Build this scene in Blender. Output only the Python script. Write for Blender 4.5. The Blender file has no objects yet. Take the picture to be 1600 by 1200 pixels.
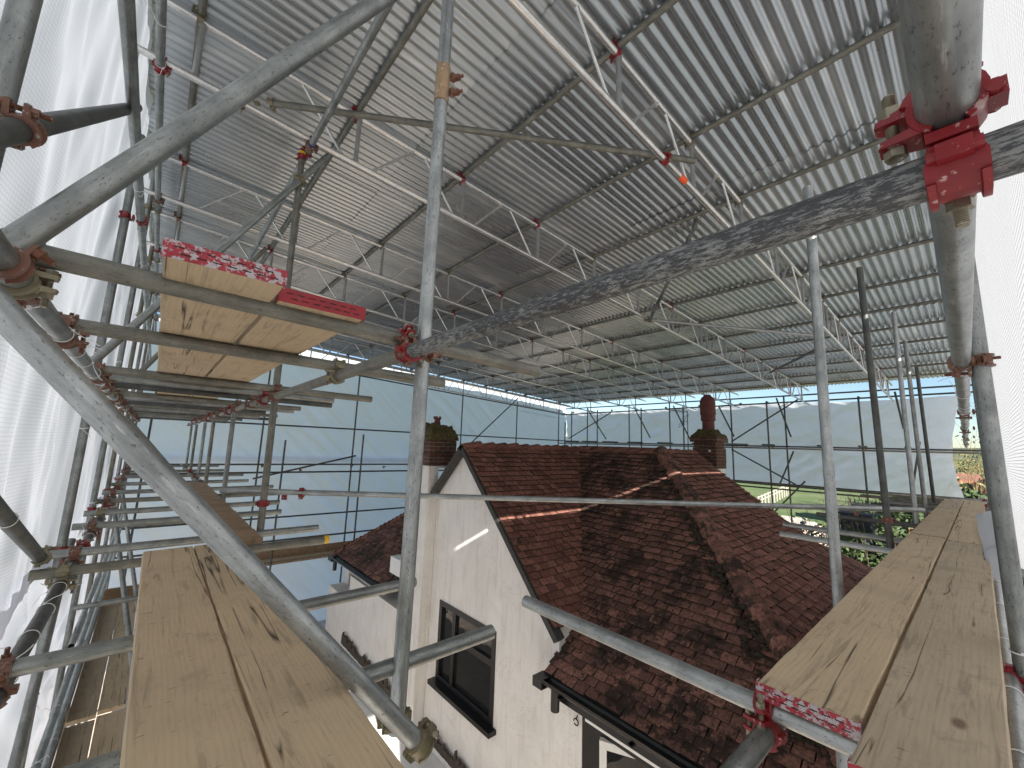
import bpy, bmesh, math, random
from mathutils import Vector, Matrix, noise, Quaternion
random.seed(7)
R = math.radians
C = bpy.context.scene.collection
sc = bpy.context.scene

# ------------------------------------------------------------------ camera, sky, sun, exposure
cam = bpy.data.objects.new('camera', bpy.data.cameras.new('camera')); C.objects.link(cam); sc.camera = cam
cam.data.sensor_width = 36; cam.data.lens = 36*631.7/1600
cam.data.clip_start = 0.02; cam.data.clip_end = 3000
def cam_matrix(yaw, pitch, roll):
    cy, sy, cp, sp, cr, sr = math.cos(yaw), math.sin(yaw), math.cos(pitch), math.sin(pitch), math.cos(roll), math.sin(roll)
    f = Vector((cy*cp, sy*cp, sp)); r = Vector((sy, -cy, 0)); u = r.cross(f)
    r2 = r*cr+u*sr; u2 = u*cr-r*sr
    return Matrix((r2, u2, -f)).transposed().to_4x4()
cam.matrix_world = cam_matrix(R(49.02), R(8.776), R(2.101))
sun_dir = Vector((0.45, 1.0, -0.53)).normalized()          # the way the light travels
sun = bpy.data.objects.new('sun', bpy.data.lights.new('sun', 'SUN')); C.objects.link(sun)
sun.data.energy = 5.0; sun.data.angle = R(0.5); sun.data.color = (1, .95, .88)
sun.rotation_mode = 'QUATERNION'; sun.rotation_quaternion = sun_dir.to_track_quat('-Z', 'Y')
w = bpy.data.worlds.new('World'); sc.world = w; w.use_nodes = True
sky = w.node_tree.nodes.new('ShaderNodeTexSky'); sky.sky_type = 'NISHITA'; sky.sun_disc = False
sky.sun_elevation = math.asin(-sun_dir.z); sky.sun_rotation = math.atan2(-sun_dir.x, -sun_dir.y)
sky.ozone_density = 2.5; sky.air_density = 1.0; sky.dust_density = 0.3
bg = w.node_tree.nodes['Background']; w.node_tree.links.new(sky.outputs[0], bg.inputs[0]); bg.inputs[1].default_value = 0.05
sc.view_settings.view_transform = 'Standard'; sc.view_settings.look = 'None'; sc.view_settings.gamma = 1
sc.view_settings.exposure = 1.8
sc.render.engine = 'CYCLES'
sc.cycles.max_bounces = 10; sc.cycles.diffuse_bounces = 6; sc.cycles.glossy_bounces = 4; sc.cycles.transmission_bounces = 8; sc.cycles.transparent_max_bounces = 8

# ------------------------------------------------------------------ materials
class NT:
    def __init__(s, name):
        s.m = bpy.data.materials.new(name); s.m.use_nodes = True; s.t = s.m.node_tree
        s.b = s.t.nodes['Principled BSDF']; s.out = s.t.nodes['Material Output']
    def n(s, typ, **kw):
        nd = s.t.nodes.new('ShaderNode'+typ)
        for k, v in kw.items():
            if k.startswith('_'): setattr(nd, k[1:], v)
            else: nd.inputs[k].default_value = v
        return nd
    def l(s, a, b): s.t.links.new(a, b)
    def coords(s, scale=(1, 1, 1), rnd=True, obj=True):
        tc = s.n('TexCoord'); mp = s.n('Mapping'); mp.inputs['Scale'].default_value = scale
        s.l(tc.outputs['Object'], mp.inputs[0])
        if rnd:
            oi = s.n('ObjectInfo'); mu = s.n('Math', _operation='MULTIPLY'); mu.inputs[1].default_value = 37.
            s.l(oi.outputs['Random'], mu.inputs[0]); s.l(mu.outputs[0], mp.inputs['Location'])
        return mp.outputs[0]
    def noise(s, vec, scale, detail=4, rough=.6, dist=0):
        nd = s.n('TexNoise', Scale=scale, Detail=detail, Roughness=rough, Distortion=dist); s.l(vec, nd.inputs['Vector']); return nd.outputs['Fac']
    def ramp(s, fac, stops):
        r = s.n('ValToRGB'); e = r.color_ramp.elements
        while len(e) < len(stops): e.new(.5)
        for i, (p, c) in enumerate(stops):
            e[i].position = p; e[i].color = (c, c, c, 1) if isinstance(c, (int, float)) else (*c, 1)
        s.l(fac, r.inputs[0]); return r.outputs[0]
    def mix(s, fac, a, b, mode='MIX'):
        m = s.n('Mix', _data_type='RGBA', _blend_type=mode)
        for i, v in ((0, fac), (6, a), (7, b)):
            if isinstance(v, (int, float)): m.inputs[i].default_value = v
            elif isinstance(v, tuple): m.inputs[i].default_value = (*v, 1)
            else: s.l(v, m.inputs[i])
        return m.outputs[2]
    def bump(s, h, strength=.3, dist=.002):
        b = s.n('Bump', Strength=strength, Distance=dist); s.l(h, b.inputs['Height']); s.l(b.outputs[0], s.b.inputs['Normal']); return b
    def col(s, c):
        if isinstance(c, tuple): s.b.inputs['Base Color'].default_value = (*c, 1)
        else: s.l(c, s.b.inputs['Base Color'])
    def set(s, **kw):
        for k, v in kw.items(): s.b.inputs[k.replace('_', ' ')].default_value = v

def galv(name, lo, hi, dark, metal=.35, rough=.5, streak=.5, warm=None):
    t = NT(name); v = t.coords((1, 1, .12)); v2 = t.coords((1, 1, 1))
    n1 = t.noise(v, 26, 5, .7); n2 = t.noise(v2, 11, 5, .6); n3 = t.noise(v, 75, 4, .75)
    base = t.ramp(n2, [(.3, lo), (.7, hi)])
    st = t.ramp(n1, [(.42, 0), (.62, 1.)])
    m = t.mix(t.ramp(n1, [(.35, streak), (.58, 0)]), base, dark)
    sp = t.ramp(t.noise(t.coords((1, 1, .35)), 170, 4, .8), [(.33, .8), (.43, 0)])
    m = t.mix(sp, m, tuple(c*.45 for c in dark))
    sc_ = t.ramp(n3, [(.62, 0), (.72, .5)])
    m = t.mix(sc_, m, tuple(min(1, c*1.5) for c in hi))
    t.col(m); t.set(Metallic=metal, Roughness=rough); t.bump(n3, .25, .0006); return t.m
M = {}
M['galv'] = galv('galvanised steel', (.19, .20, .195), (.36, .375, .36), (.08, .085, .075), metal=.6, rough=.4)
M['galv_l'] = galv('bright galvanised steel', (.28, .295, .29), (.48, .50, .495), (.10, .105, .10), metal=.6, rough=.38)
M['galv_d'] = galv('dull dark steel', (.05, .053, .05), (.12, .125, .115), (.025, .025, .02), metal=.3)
M['galv_y'] = galv('weathered brown grey steel', (.13, .127, .105), (.27, .262, .22), (.06, .055, .04), metal=.3)
M['alu'] = galv('aluminium', (.62, .61, .59), (.78, .77, .75), (.5, .49, .47), metal=.8, rough=.27, streak=.2)
M['alu_d'] = galv('worn aluminium', (.35, .35, .34), (.5, .5, .49), (.25, .25, .25), metal=.6, rough=.42, streak=.3)
t = NT('worn black painted steel'); v = t.coords((1, 1, .22)); v2 = t.coords()
n1 = t.noise(v, 210, 8, .82, .4); n2 = t.noise(t.coords((1, 1, .5)), 9, 6, .7)
ad = t.n('Math', _operation='ADD'); t.l(n1, ad.inputs[0])
mu = t.n('Math', _operation='MULTIPLY'); mu.inputs[1].default_value = .4; t.l(n2, mu.inputs[0]); t.l(mu.outputs[0], ad.inputs[1])
f = t.ramp(ad.outputs[0], [(.69, 0), (.735, 1)])
t.col(t.mix(f, (.045, .047, .05), t.ramp(t.noise(v2, 40), [(.3, (.15, .155, .15)), (.7, (.30, .305, .29))]))); t.set(Metallic=.1, Roughness=.5); t.bump(f, .4, .0008); M['worn'] = t.m
def paint(name, c, chip=(.35, .33, .3), rust=(.16, .06, .03), amt=.36, metal=0.0):
    t = NT(name); v = t.coords(); n = t.noise(v, 60, 6, .7); n2 = t.noise(v, 18, 4, .6)
    m = t.mix(t.ramp(n, [(amt-.04, 1), (amt, 0)]), t.ramp(n2, [(.3, tuple(x*.6 for x in c)), (.7, c)]), chip)
    m = t.mix(t.ramp(t.noise(v, 33, 5), [(.66, 0), (.74, .8)]), m, rust)
    t.col(m); t.set(Roughness=.42, Metallic=metal); t.bump(n, .3, .001); return t.m
M['red'] = paint('red coupler paint', (.27, .008, .014), (.45, .3, .27), amt=.40)
M['rust'] = paint('rusty iron', (.2, .085, .05), (.33, .3, .26), (.09, .035, .02), .42)
M['zinc'] = paint('yellow passivated zinc', (.27, .235, .15), (.42, .39, .31), (.2, .12, .05), .34, .4)
M['bolt'] = paint('bolt steel', (.33, .3, .22), (.45, .42, .35), (.17, .1, .06), .4, .6)
M['blue'] = paint('blue tape', (.02, .05, .22), (.1, .12, .2))
M['sleeve'] = paint('rusted sleeve', (.42, .28, .16), (.5, .42, .32), (.25, .1, .05), .4, .2)
M['bandred'] = paint('red hoop iron', (.36, .01, .02), (.5, .45, .45), (.2, .02, .02), .34)
M['bandworn'] = paint('flaked red hoop iron', (.38, .02, .035), (.42, .38, .39), (.3, .22, .22), .5)
def plain(name, c, rough=.6, metal=0, nscale=20, var=.2, bump=.1):
    t = NT(name); v = t.coords(); n = t.noise(v, nscale, 5, .65)
    t.col(t.ramp(n, [(.25, tuple(x*(1-var) for x in c)), (.75, tuple(min(1, x*(1+var)) for x in c))]))
    t.set(Roughness=rough, Metallic=metal)
    if bump: t.bump(n, bump, .003)
    return t.m
M['tie'] = plain('white plastic', (.8, .8, .8), .4, var=.05)
M['black'] = plain('black plastic', (.006, .006, .007), .35, var=.2, bump=.02)
M['white'] = plain('white upvc', (.75, .74, .72), .35, var=.06)
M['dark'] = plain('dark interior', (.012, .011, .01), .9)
M['yellow'] = plain('yellow cap', (.75, .45, .02), .5)
M['orange'] = plain('orange sticker', (.9, .12, .02), .5, var=.05)
M['moss'] = plain('moss', (.075, .06, .02), .95, nscale=22, var=.95, bump=1.)
M['moss_and_shade'] = plain('dark moss and tile edge shade', (.035, .028, .016), .95, nscale=45, var=.6, bump=.9)
M['clay'] = plain('clay pot', (.13, .038, .03), .7, nscale=12, var=.45)
M['lead'] = plain('grey flashing', (.2, .2, .2), .6, var=.3)
M['verge'] = plain('dark verge', (.05, .048, .045), .85, nscale=30, var=.5, bump=.4)
M['navy'] = plain('navy sheet', (.008, .012, .03), .7)
M['ragged'] = plain('torn felt', (.07, .055, .042), .95, nscale=40, var=.6, bump=.7)
M['timberdark'] = plain('old brown board', (.3, .2, .12), .8, nscale=9, var=.4)

def wood(name, tint):
    t = NT(name); v = t.coords((1, .06, 1)); vv = t.coords((1, .13, 1), True); v2 = t.coords()
    n1 = t.noise(v, 34, 7, .72, .9); n2 = t.noise(v2, 3.2, 4, .6); n3 = t.noise(v, 130, 4, .7)
    wv = t.n('TexWave', Scale=24., Distortion=7., Detail=4.); wv.inputs['Detail Scale'].default_value = 1.2; wv.bands_direction = 'X'; t.l(vv, wv.inputs['Vector'])
    base = t.ramp(n2, [(.25, tuple(x*.78 for x in tint)), (.75, tint)])
    g = t.mix(t.ramp(wv.outputs['Fac'], [(.2, .22), (.6, 0)]), base, tuple(x*.66 for x in tint))
    g = t.mix(t.ramp(n1, [(.36, .75), (.47, 0)]), g, tuple(x*.5 for x in tint))
    g = t.mix(t.ramp(n3, [(.3, .5), (.45, 0)]), g, tuple(x*.6 for x in tint))
    vo = t.n('TexVoronoi', Scale=3.4); vo.inputs['Randomness'].default_value = 1; t.l(t.coords((1.3, .6, 1)), vo.inputs['Vector'])
    g = t.mix(t.ramp(vo.outputs['Distance'], [(.035, .75), (.075, 0)]), g, (.1, .05, .02))
    vc = t.coords((1, .022, 1)); cr = t.noise(vc, 9, 3, .5, .25)
    crk = t.ramp(cr, [(.493, 0), (.5, 1), (.507, 0)])
    msk = t.ramp(t.noise(v2, 2.3, 2), [(.46, 0), (.52, 1)])
    mm = t.n('Math', _operation='MULTIPLY'); t.l(crk, mm.inputs[0]); t.l(msk, mm.inputs[1])
    g = t.mix(mm.outputs[0], g, (.035, .02, .01))
    g = t.mix(t.ramp(t.noise(v2, 7, 6, .75), [(.56, 0), (.68, .45)]), g, tuple(x*.55 for x in tint)); g = t.mix(t.ramp(t.noise(v2, 19, 4, .7), [(.68, 0), (.73, .5)]), g, (.6, .56, .48))
    nicks = t.ramp(t.noise(t.coords((.35, 1.6, 1)), 55, 4, .65), [(.3, .8), (.35, 0)])
    g = t.mix(nicks, g, (.09, .055, .025))
    t.col(g); t.set(Roughness=.78); t.bump(n1, .35, .0015); return t.m
M['wood'] = wood('scaffold board wood', (.62, .475, .305))
M['wood2'] = wood('golden scaffold board wood', (.56, .43, .275))
M['wood3'] = wood('greyed scaffold board wood', (.53, .42, .29))

def tilemat(name, c1, c2, moss_amt):
    t = NT(name); g = t.n('NewGeometry'); v = t.coords((1, 1, 1), False)
    c = t.ramp(g.outputs['Random Per Island'], [(0, c1), (.5, tuple((a+b)/2 for a, b in zip(c1, c2))), (1, c2)])
    c = t.mix(t.ramp(t.noise(v, 30, 6, .75), [(.38, .75), (.58, 0)]), c, tuple(x*.35 for x in c1))
    ms = t.noise(v, 2.2, 6, .72, .4)
    ad = t.n('Math', _operation='ADD'); t.l(ms, ad.inputs[0])
    mu = t.n('Math', _operation='MULTIPLY'); mu.inputs[1].default_value = .45; t.l(t.noise(v, 14, 4, .7), mu.inputs[0]); t.l(mu.outputs[0], ad.inputs[1])
    c = t.mix(t.ramp(ad.outputs[0], [(moss_amt, .88), (moss_amt+.09, 0)]), c, (.022, .014, .009))
    vo = t.n('TexVoronoi', Scale=11.); t.l(v, vo.inputs['Vector'])
    c = t.mix(t.ramp(vo.outputs['Distance'], [(.05, .7), (.09, 0)]), c, (.4, .33, .28))
    t.col(c); t.set(Roughness=.85); t.bump(t.noise(v, 60, 6, .75), .7, .004); return t.m
M['tile'] = tilemat('red clay tiles', (.18, .07, .05), (.42, .18, .13), .53)
M['tilemoss'] = tilemat('mossy clay tiles', (.13, .06, .045), (.37, .17, .125), .64)

t = NT('cream pebble render'); v = t.coords((1, 1, 1), False); n = t.noise(v, 140, 4, .7); n2 = t.noise(v, 1.6, 5, .6)
c = t.ramp(n2, [(.3, (.70, .67, .63)), (.7, (.81, .785, .75))])
c = t.mix(t.ramp(n, [(.34, .35), (.42, 0)]), c, (.42, .38, .33))
vs = t.coords((3, 3, .3), False); c = t.mix(t.ramp(t.noise(vs, 3.5, 5, .6), [(.5, 0), (.72, .42)]), c, (.5, .44, .385))
c = t.mix(t.ramp(t.noise(t.coords((1, 1, 1), False), .9, 6, .75, 1.), [(.493, 0), (.5, .35), (.507, 0)]), c, (.35, .3, .25))
t.col(c); t.set(Roughness=.92); t.bump(n, .6, .003); M['render'] = t.m

t = NT('corrugated iron'); v = t.coords((.12, 1, 1)); v2 = t.coords((.3, 1, 1)); n = t.noise(v, 9, 5, .65, .3); n2 = t.noise(v2, 1.1, 4, .6)
c = t.ramp(n2, [(.3, (.35, .38, .40)), (.7, (.50, .535, .56))])
mm = t.n('Math', _operation='MULTIPLY'); t.l(t.ramp(n, [(.5, 0), (.62, .8)]), mm.inputs[0]); t.l(t.ramp(n2, [(.5, 0), (.6, 1)]), mm.inputs[1])
c = t.mix(mm.outputs[0], c, (.66, .68, .68))
c = t.mix(t.ramp(t.noise(t.coords((1, 1, 1)), 21, 4, .75), [(.25, .6), (.3, 0)]), c, (.1, .105, .105))
t.col(c); t.set(Metallic=.72); rr = t.ramp(n2, [(.4, .24), (.7, .42)]); t.l(rr, t.b.inputs['Roughness']); M['tin'] = t.m

def sheetmat(name, col, trans, fac, lines=60., dark=.86):
    t = NT(name); tc = t.n('TexCoord'); sx = t.n('SeparateXYZ'); t.l(tc.outputs['UV'], sx.inputs[0])
    outs = []
    for k in (0, 1):
        mu = t.n('Math', _operation='MULTIPLY'); mu.inputs[1].default_value = lines; t.l(sx.outputs[k], mu.inputs[0])
        fr = t.n('Math', _operation='FRACT'); t.l(mu.outputs[0], fr.inputs[0])
        ls = t.n('Math', _operation='LESS_THAN'); ls.inputs[1].default_value = .2 if k else .13; t.l(fr.outputs[0], ls.inputs[0]); outs.append(ls.outputs[0])
    mx = t.n('Math', _operation='MAXIMUM'); t.l(outs[0], mx.inputs[0]); t.l(outs[1], mx.inputs[1])
    nn = t.noise(t.coords((1, 1, 1), False), 1.3, 4, .6)
    c0 = t.ramp(nn, [(.3, tuple(x*.9 for x in col)), (.7, col)])
    c = t.mix(mx.outputs[0], c0, tuple(x*dark for x in col)); cc = t.mix(mx.outputs[0], trans, tuple(x*dark*.9 for x in trans))
    d = t.n('BsdfDiffuse'); tr = t.n('BsdfTranslucent'); t.l(c, d.inputs[0]); t.l(cc, tr.inputs[0])
    gl = t.n('BsdfGlossy', Roughness=.35); gl.inputs[0].default_value = (1, 1, 1, 1)
    m1 = t.n('MixShader'); m1.inputs[0].default_value = fac; t.l(d.outputs[0], m1.inputs[1]); t.l(tr.outputs[0], m1.inputs[2])
    m2 = t.n('MixShader'); m2.inputs[0].default_value = .05; t.l(m1.outputs[0], m2.inputs[1]); t.l(gl.outputs[0], m2.inputs[2])
    t.l(m2.outputs[0], t.out.inputs[0]); return t.m
M['sheet'] = sheetmat('white reinforced sheeting', (.84, .86, .9), (.62, .65, .72), .42)
M['sheetr'] = sheetmat('white scrim sheeting', (.8, .81, .84), (.42, .43, .46), .45, 55., .45)
M['sheetb'] = sheetmat('white far sheeting', (.90, .91, .94), (.95, .96, .99), .72, 20., .97)
M['sheetblack'] = sheetmat('black netting', (.02, .02, .02), (.01, .01, .01), .2, 60., 3.)

t = NT('red brick'); tc = t.n('TexCoord'); sx = t.n('SeparateXYZ'); t.l(tc.outputs['Object'], sx.inputs[0])
ad = t.n('Math', _operation='ADD'); t.l(sx.outputs[0], ad.inputs[0]); t.l(sx.outputs[1], ad.inputs[1]); cx = t.n('CombineXYZ'); t.l(ad.outputs[0], cx.inputs[0]); t.l(sx.outputs[2], cx.inputs[1])
br = t.n('TexBrick', Scale=1.); br.inputs['Brick Width'].default_value = .225; br.inputs['Row Height'].default_value = .075; br.inputs['Mortar Size'].default_value = .008
br.inputs['Color1'].default_value = (.13, .042, .027, 1); br.inputs['Color2'].default_value = (.075, .034, .024, 1); br.inputs['Mortar'].default_value = (.16, .14, .11, 1); t.l(cx.outputs[0], br.inputs['Vector'])
c = t.mix(t.ramp(t.noise(t.coords(rnd=False), 6, 5, .7), [(.45, 0), (.65, .7)]), br.outputs[0], (.05, .035, .02)); t.col(c); t.set(Roughness=.9); t.bump(br.outputs[1], .5, -.004); M['brick'] = t.m
t = NT('window glass'); t.col((.012, .013, .014)); t.set(Roughness=.02, Metallic=0, IOR=1.45); t.bump(t.noise(t.coords((1,1,1), False), 1.2, 2), .25, .02); M['glass'] = t.m
t = NT('grass'); v = t.coords((1, 1, 1), False); t.col(t.mix(t.ramp(t.noise(v, .25, 6, .7), [(.45, 0), (.6, 1)]), (.07, .11, .025), (.12, .14, .05))); t.set(Roughness=.95); M['grass'] = t.m
M['leaf'] = plain('leaf green', (.035, .06, .015), .7, nscale=3, var=.6, bump=0)
M['leafb'] = plain('olive brown twig', (.17, .14, .06), .8, nscale=2, var=.5, bump=0)
M['bark'] = plain('bark', (.12, .09, .06), .9, nscale=20, var=.4)
M['earth'] = plain('pale earth', (.5, .42, .34), .95, nscale=3, var=.35, bump=.4)
M['pinkwall'] = plain('salmon brick wall', (.45, .17, .11), .9, nscale=6, var=.4)
M['path'] = plain('pale path', (.4, .36, .3), .95, nscale=5, var=.2)
M['hill'] = plain('hill', (.07, .09, .045), 1, nscale=.02, var=.5, bump=0)
M['greypanel'] = plain('grey sheet in shade', (.33, .32, .31), .8, nscale=2, var=.15)

# ------------------------------------------------------------------ helpers
def new_obj(name, verts, faces, mat, parent=None, smooth=False, mats=None, fm=None, uv=None):
    me = bpy.data.meshes.new(name); me.from_pydata([tuple(v) for v in verts], [], faces)
    for m in (mats or [mat]): me.materials.append(m)
    if fm: me.polygons.foreach_set('material_index', fm)
    if smooth: me.polygons.foreach_set('use_smooth', [True]*len(me.polygons))
    if uv:
        ul = me.uv_layers.new(name='UVMap')
        for li, lp in enumerate(me.loops): ul.data[li].uv = uv[lp.vertex_index]
    me.update(); o = bpy.data.objects.new(name, me); C.objects.link(o)
    if parent: o.parent = parent
    return o
def tag(o, label=None, cat=None, group=None, kind=None):
    if label: o['label'] = label
    if cat: o['category'] = cat
    if group: o['group'] = group
    if kind: o['kind'] = kind
    return o
def empty(name, loc, label, cat, group=None):
    o = bpy.data.objects.new(name, None); C.objects.link(o); o.location = loc; o.empty_display_size = .05; return tag(o, label, cat, group)
class MB:
    def __init__(s): s.v = []; s.f = []; s.m = []
    def add(s, vs, fs, mi=0):
        b = len(s.v); s.v += [Vector(v) for v in vs]; s.f += [tuple(i+b for i in f) for f in fs]; s.m += [mi]*len(fs); return s
    def box(s, a, b, mi=0, mat=None):
        x0, y0, z0 = a; x1, y1, z1 = b
        vs = [Vector(p) for p in ((x0, y0, z0), (x1, y0, z0), (x1, y1, z0), (x0, y1, z0), (x0, y0, z1), (x1, y0, z1), (x1, y1, z1), (x0, y1, z1))]
        if mat: vs = [mat @ v for v in vs]
        return s.add(vs, [(0, 3, 2, 1), (4, 5, 6, 7), (0, 1, 5, 4), (1, 2, 6, 5), (2, 3, 7, 6), (3, 0, 4, 7)], mi)
    def cyl(s, p0, p1, r, n=12, mi=0, r2=None, cap=True, inner=None):
        p0 = Vector(p0); p1 = Vector(p1); d = (p1-p0).normalized(); a = d.orthogonal().normalized(); b = d.cross(a); r2 = r if r2 is None else r2
        ring = lambda p, rr: [p+(a*math.cos(2*math.pi*i/n)+b*math.sin(2*math.pi*i/n))*rr for i in range(n)]
        vs = ring(p0, r)+ring(p1, r2); fs = [(i, (i+1) % n, n+(i+1) % n, n+i) for i in range(n)]
        if inner:
            vs += ring(p0, inner)+ring(p1, inner); N = 2*n
            fs += [(N+i, N+n+i, N+n+(i+1) % n, N+(i+1) % n) for i in range(n)]
            fs += [(i, N+i, N+(i+1) % n, (i+1) % n) for i in range(n)]+[(n+i, n+(i+1) % n, N+n+(i+1) % n, N+n+i) for i in range(n)]
        elif cap: fs += [tuple(range(n-1, -1, -1)), tuple(range(n, 2*n))]
        return s.add(vs, fs, mi)
    def lathe(s, prof, n=16, mi=0, origin=(0, 0, 0), ax='z'):
        o = Vector(origin); vs = []
        for r, z in prof:
            for i in range(n):
                a = 2*math.pi*i/n; p = Vector((r*math.cos(a), r*math.sin(a), z))
                vs.append(o+p)
        fs = [(k*n+i, k*n+(i+1) % n, (k+1)*n+(i+1) % n, (k+1)*n+i) for k in range(len(prof)-1) for i in range(n)]
        fs += [tuple(range(n-1, -1, -1)), tuple((len(prof)-1)*n+i for i in range(n))]
        return s.add(vs, fs, mi)
    def obj(s, name, mats, parent=None, smooth=False):
        mats = mats if isinstance(mats, list) else [mats]
        return new_obj(name, s.v, s.f, None, parent, smooth, mats=mats, fm=s.m)
def smooth_auto(o, ang=40):
    me = o.data
    me.polygons.foreach_set('use_smooth', [True]*len(me.polygons))
    me.set_sharp_from_angle(angle=R(ang))
    return o
ORD = ['first', 'second', 'third', 'fourth', 'fifth', 'sixth', 'seventh', 'eighth', 'ninth', 'tenth', 'eleventh', 'twelfth', 'thirteenth', 'fourteenth', 'fifteenth', 'sixteenth', 'seventeenth', 'eighteenth', 'nineteenth', 'twentieth']
RT = .02415
TUBES = {}
def tube(key, label, p0, p1, mat='galv', r=RT, group=None, name='scaffold_tube', cat='scaffold tube', near=False):
    p0 = Vector(p0); p1 = Vector(p1); d = p1-p0; L = d.length
    q = d.to_track_quat('Z', 'Y'); n = 32 if near else 16
    mb = MB()
    if near:
        k = max(2, int(L/.12)); vs = []; fs = []
        for j in range(k+1):
            for i in range(n):
                a = 2*math.pi*i/n; rr = r*(1+.006*noise.noise(Vector((a, j*.7, L))))
                vs.append((rr*math.cos(a), rr*math.sin(a), L*j/k))
        for j in range(k):
            for i in range(n): fs.append((j*n+i, j*n+(i+1) % n, (j+1)*n+(i+1) % n, (j+1)*n+i))
        mb.add(vs, fs)
        N = len(vs); vi = []
        for z in (0, L):
            for i in range(n): a = 2*math.pi*i/n; vi.append((r*.83*math.cos(a), r*.83*math.sin(a), z))
        b = len(mb.v); mb.v += [Vector(v) for v in vi]
        for i in range(n):
            j = (i+1) % n
            mb.f += [(i, b+i, b+j, j), (k*n+i, k*n+j, b+n+j, b+n+i), (b+i, b+n+i, b+n+j, b+j)]; mb.m += [0]*3
    else:
        mb.cyl((0, 0, 0), (0, 0, L), r, n, inner=r*.83)
    o = mb.obj(name, M[mat]); smooth_auto(o)
    o.location = p0; o.rotation_mode = 'QUATERNION'; o.rotation_quaternion = q
    tag(o, label, cat, group); TUBES[key] = (p0, p1, o); return o
def frame(xa, za):
    x = xa.normalized(); z = (za-x*za.dot(x))
    z = z.normalized() if z.length > 1e-5 else x.orthogonal().normalized()
    y = z.cross(x); return Matrix((x, y, z)).transposed().to_4x4()
# -- one half of a scaffold coupler: strap round a tube lying along local X, seat on the -Z side
def half_band():
    mb = MB(); n = 18; w2 = .023; ri, ro = RT+.0005, RT+.007
    a0, a1 = R(-62), R(242)
    vs = []; fs = []
    for i in range(n+1):
        a = a0+(a1-a0)*i/n
        ww = w2*(1 if .2 < i/n < .8 else .82)
        for x, r_ in ((-ww, ri), (ww, ri), (ww, ro), (-ww, ro)): vs.append((x, math.cos(a)*r_, math.sin(a)*r_))
    for i in range(n):
        b = i*4
        for k in range(4): fs.append((b+k, b+(k+1) % 4, b+4+(k+1) % 4, b+4+k))
    fs += [(3, 2, 1, 0), (n*4, n*4+1, n*4+2, n*4+3)]
    mb.add(vs, fs)
    # ribs on the strap, lug that takes the bolt, hinge knuckle on the other side
    for sx in (-1, 1):
        vs = []; fs = []
        for i in range(9):
            a = R(20+i*15); 
            for x, r_ in ((sx*.019-.004, ro-.001), (sx*.019+.004, ro-.001), (sx*.019+.003, ro+.006), (sx*.019-.003, ro+.006)): vs.append((x, math.cos(a)*r_, math.sin(a)*r_))
        for i in range(8):
            b = i*4
            for k in range(4): fs.append((b+k, b+(k+1) % 4, b+4+(k+1) % 4, b+4+k))
        fs += [(3, 2, 1, 0), (32, 33, 34, 35)]; mb.add(vs, fs)
    mb.add([(-.016, .022, .004), (.016, .022, .004), (.011, .058, .007), (-.011, .058, .007), (-.016, .022, .02), (.016, .022, .02), (.009, .056, .015), (-.009, .056, .015)],
           [(0, 3, 2, 1), (4, 5, 6, 7), (0, 1, 5, 4), (1, 2, 6, 5), (2, 3, 7, 6), (3, 0, 4, 7)])
    mb.add([(-.018, .02, -.024), (.018, .02, -.024), (.012, .056, -.022), (-.012, .056, -.022), (-.018, .02, -.012), (.018, .02, -.012), (.010, .054, -.013), (-.010, .054, -.013)],
           [(0, 3, 2, 1), (4, 5, 6, 7), (0, 1, 5, 4), (1, 2, 6, 5), (2, 3, 7, 6), (3, 0, 4, 7)])
    mb.cyl((-.02, -.033, -.004), (.02, -.033, -.004), .007, 10)
    mb.box((-.013, -.042, -.012), (.013, -.028, .006))
    return mb
def half_bolt():
    mb = MB(); prof = []; z = -.035
    prof.append((.0052, z))
    while z < .045:
        prof += [(.0064, z+.0006), (.0052, z+.0016)]; z += .0021
    prof.append((.005, z+.001)); mb.lathe(prof, 12, 0, (0, .043, 0))
    mb.cyl((0, .043, .0155), (0, .043, .0285), .0115, 6); mb.cyl((0, .043, .0135), (0, .043, .0155), .0125, 14)
    mb.cyl((0, .043, -.034), (0, .043, -.024), .0105, 6)
    return mb
CPM = {}
def coupler_meshes(col):
    if col not in CPM:
        bm_ = {'red': M['red'], 'rust': M['rust'], 'zinc': M['zinc'], 'mix': M['rust']}[col]
        bo = {'red': M['bolt'], 'rust': M['rust'], 'zinc': M['bolt'], 'mix': M['zinc']}[col]
        a = half_band().obj('clamp_band', bm_); b = half_bolt().obj('bolt', bo)
        smooth_auto(a, 35); smooth_auto(b, 35)
        mb = MB(); mb.box((-.019, -.019, -.006), (.019, .019, .006)); mb.cyl((0, 0, -.009), (0, 0, .009), .01, 10); c = mb.obj('centre_plate', bm_)
        CPM[col] = (a.data, b.data, c.data)
        for o in (a, b, c): bpy.data.objects.remove(o)
    return CPM[col]
def link(name, me, parent, mw):
    o = bpy.data.objects.new(name, me); C.objects.link(o); o.parent = parent; o.matrix_local = mw; return o
def closest(A, B):
    p, q = A[0], B[0]; u = A[1]-A[0]; v = B[1]-B[0]; w0 = p-q
    a, b, c, d, e = u.dot(u), u.dot(v), v.dot(v), u.dot(w0), v.dot(w0); D = a*c-b*b
    if abs(D) < 1e-9: s, t_ = 0, e/c
    else: s, t_ = (b*e-c*d)/D, (a*e-b*d)/D
    s = min(1, max(0, s)); t_ = min(1, max(0, t_))
    return p+u*s, q+v*t_
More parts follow.
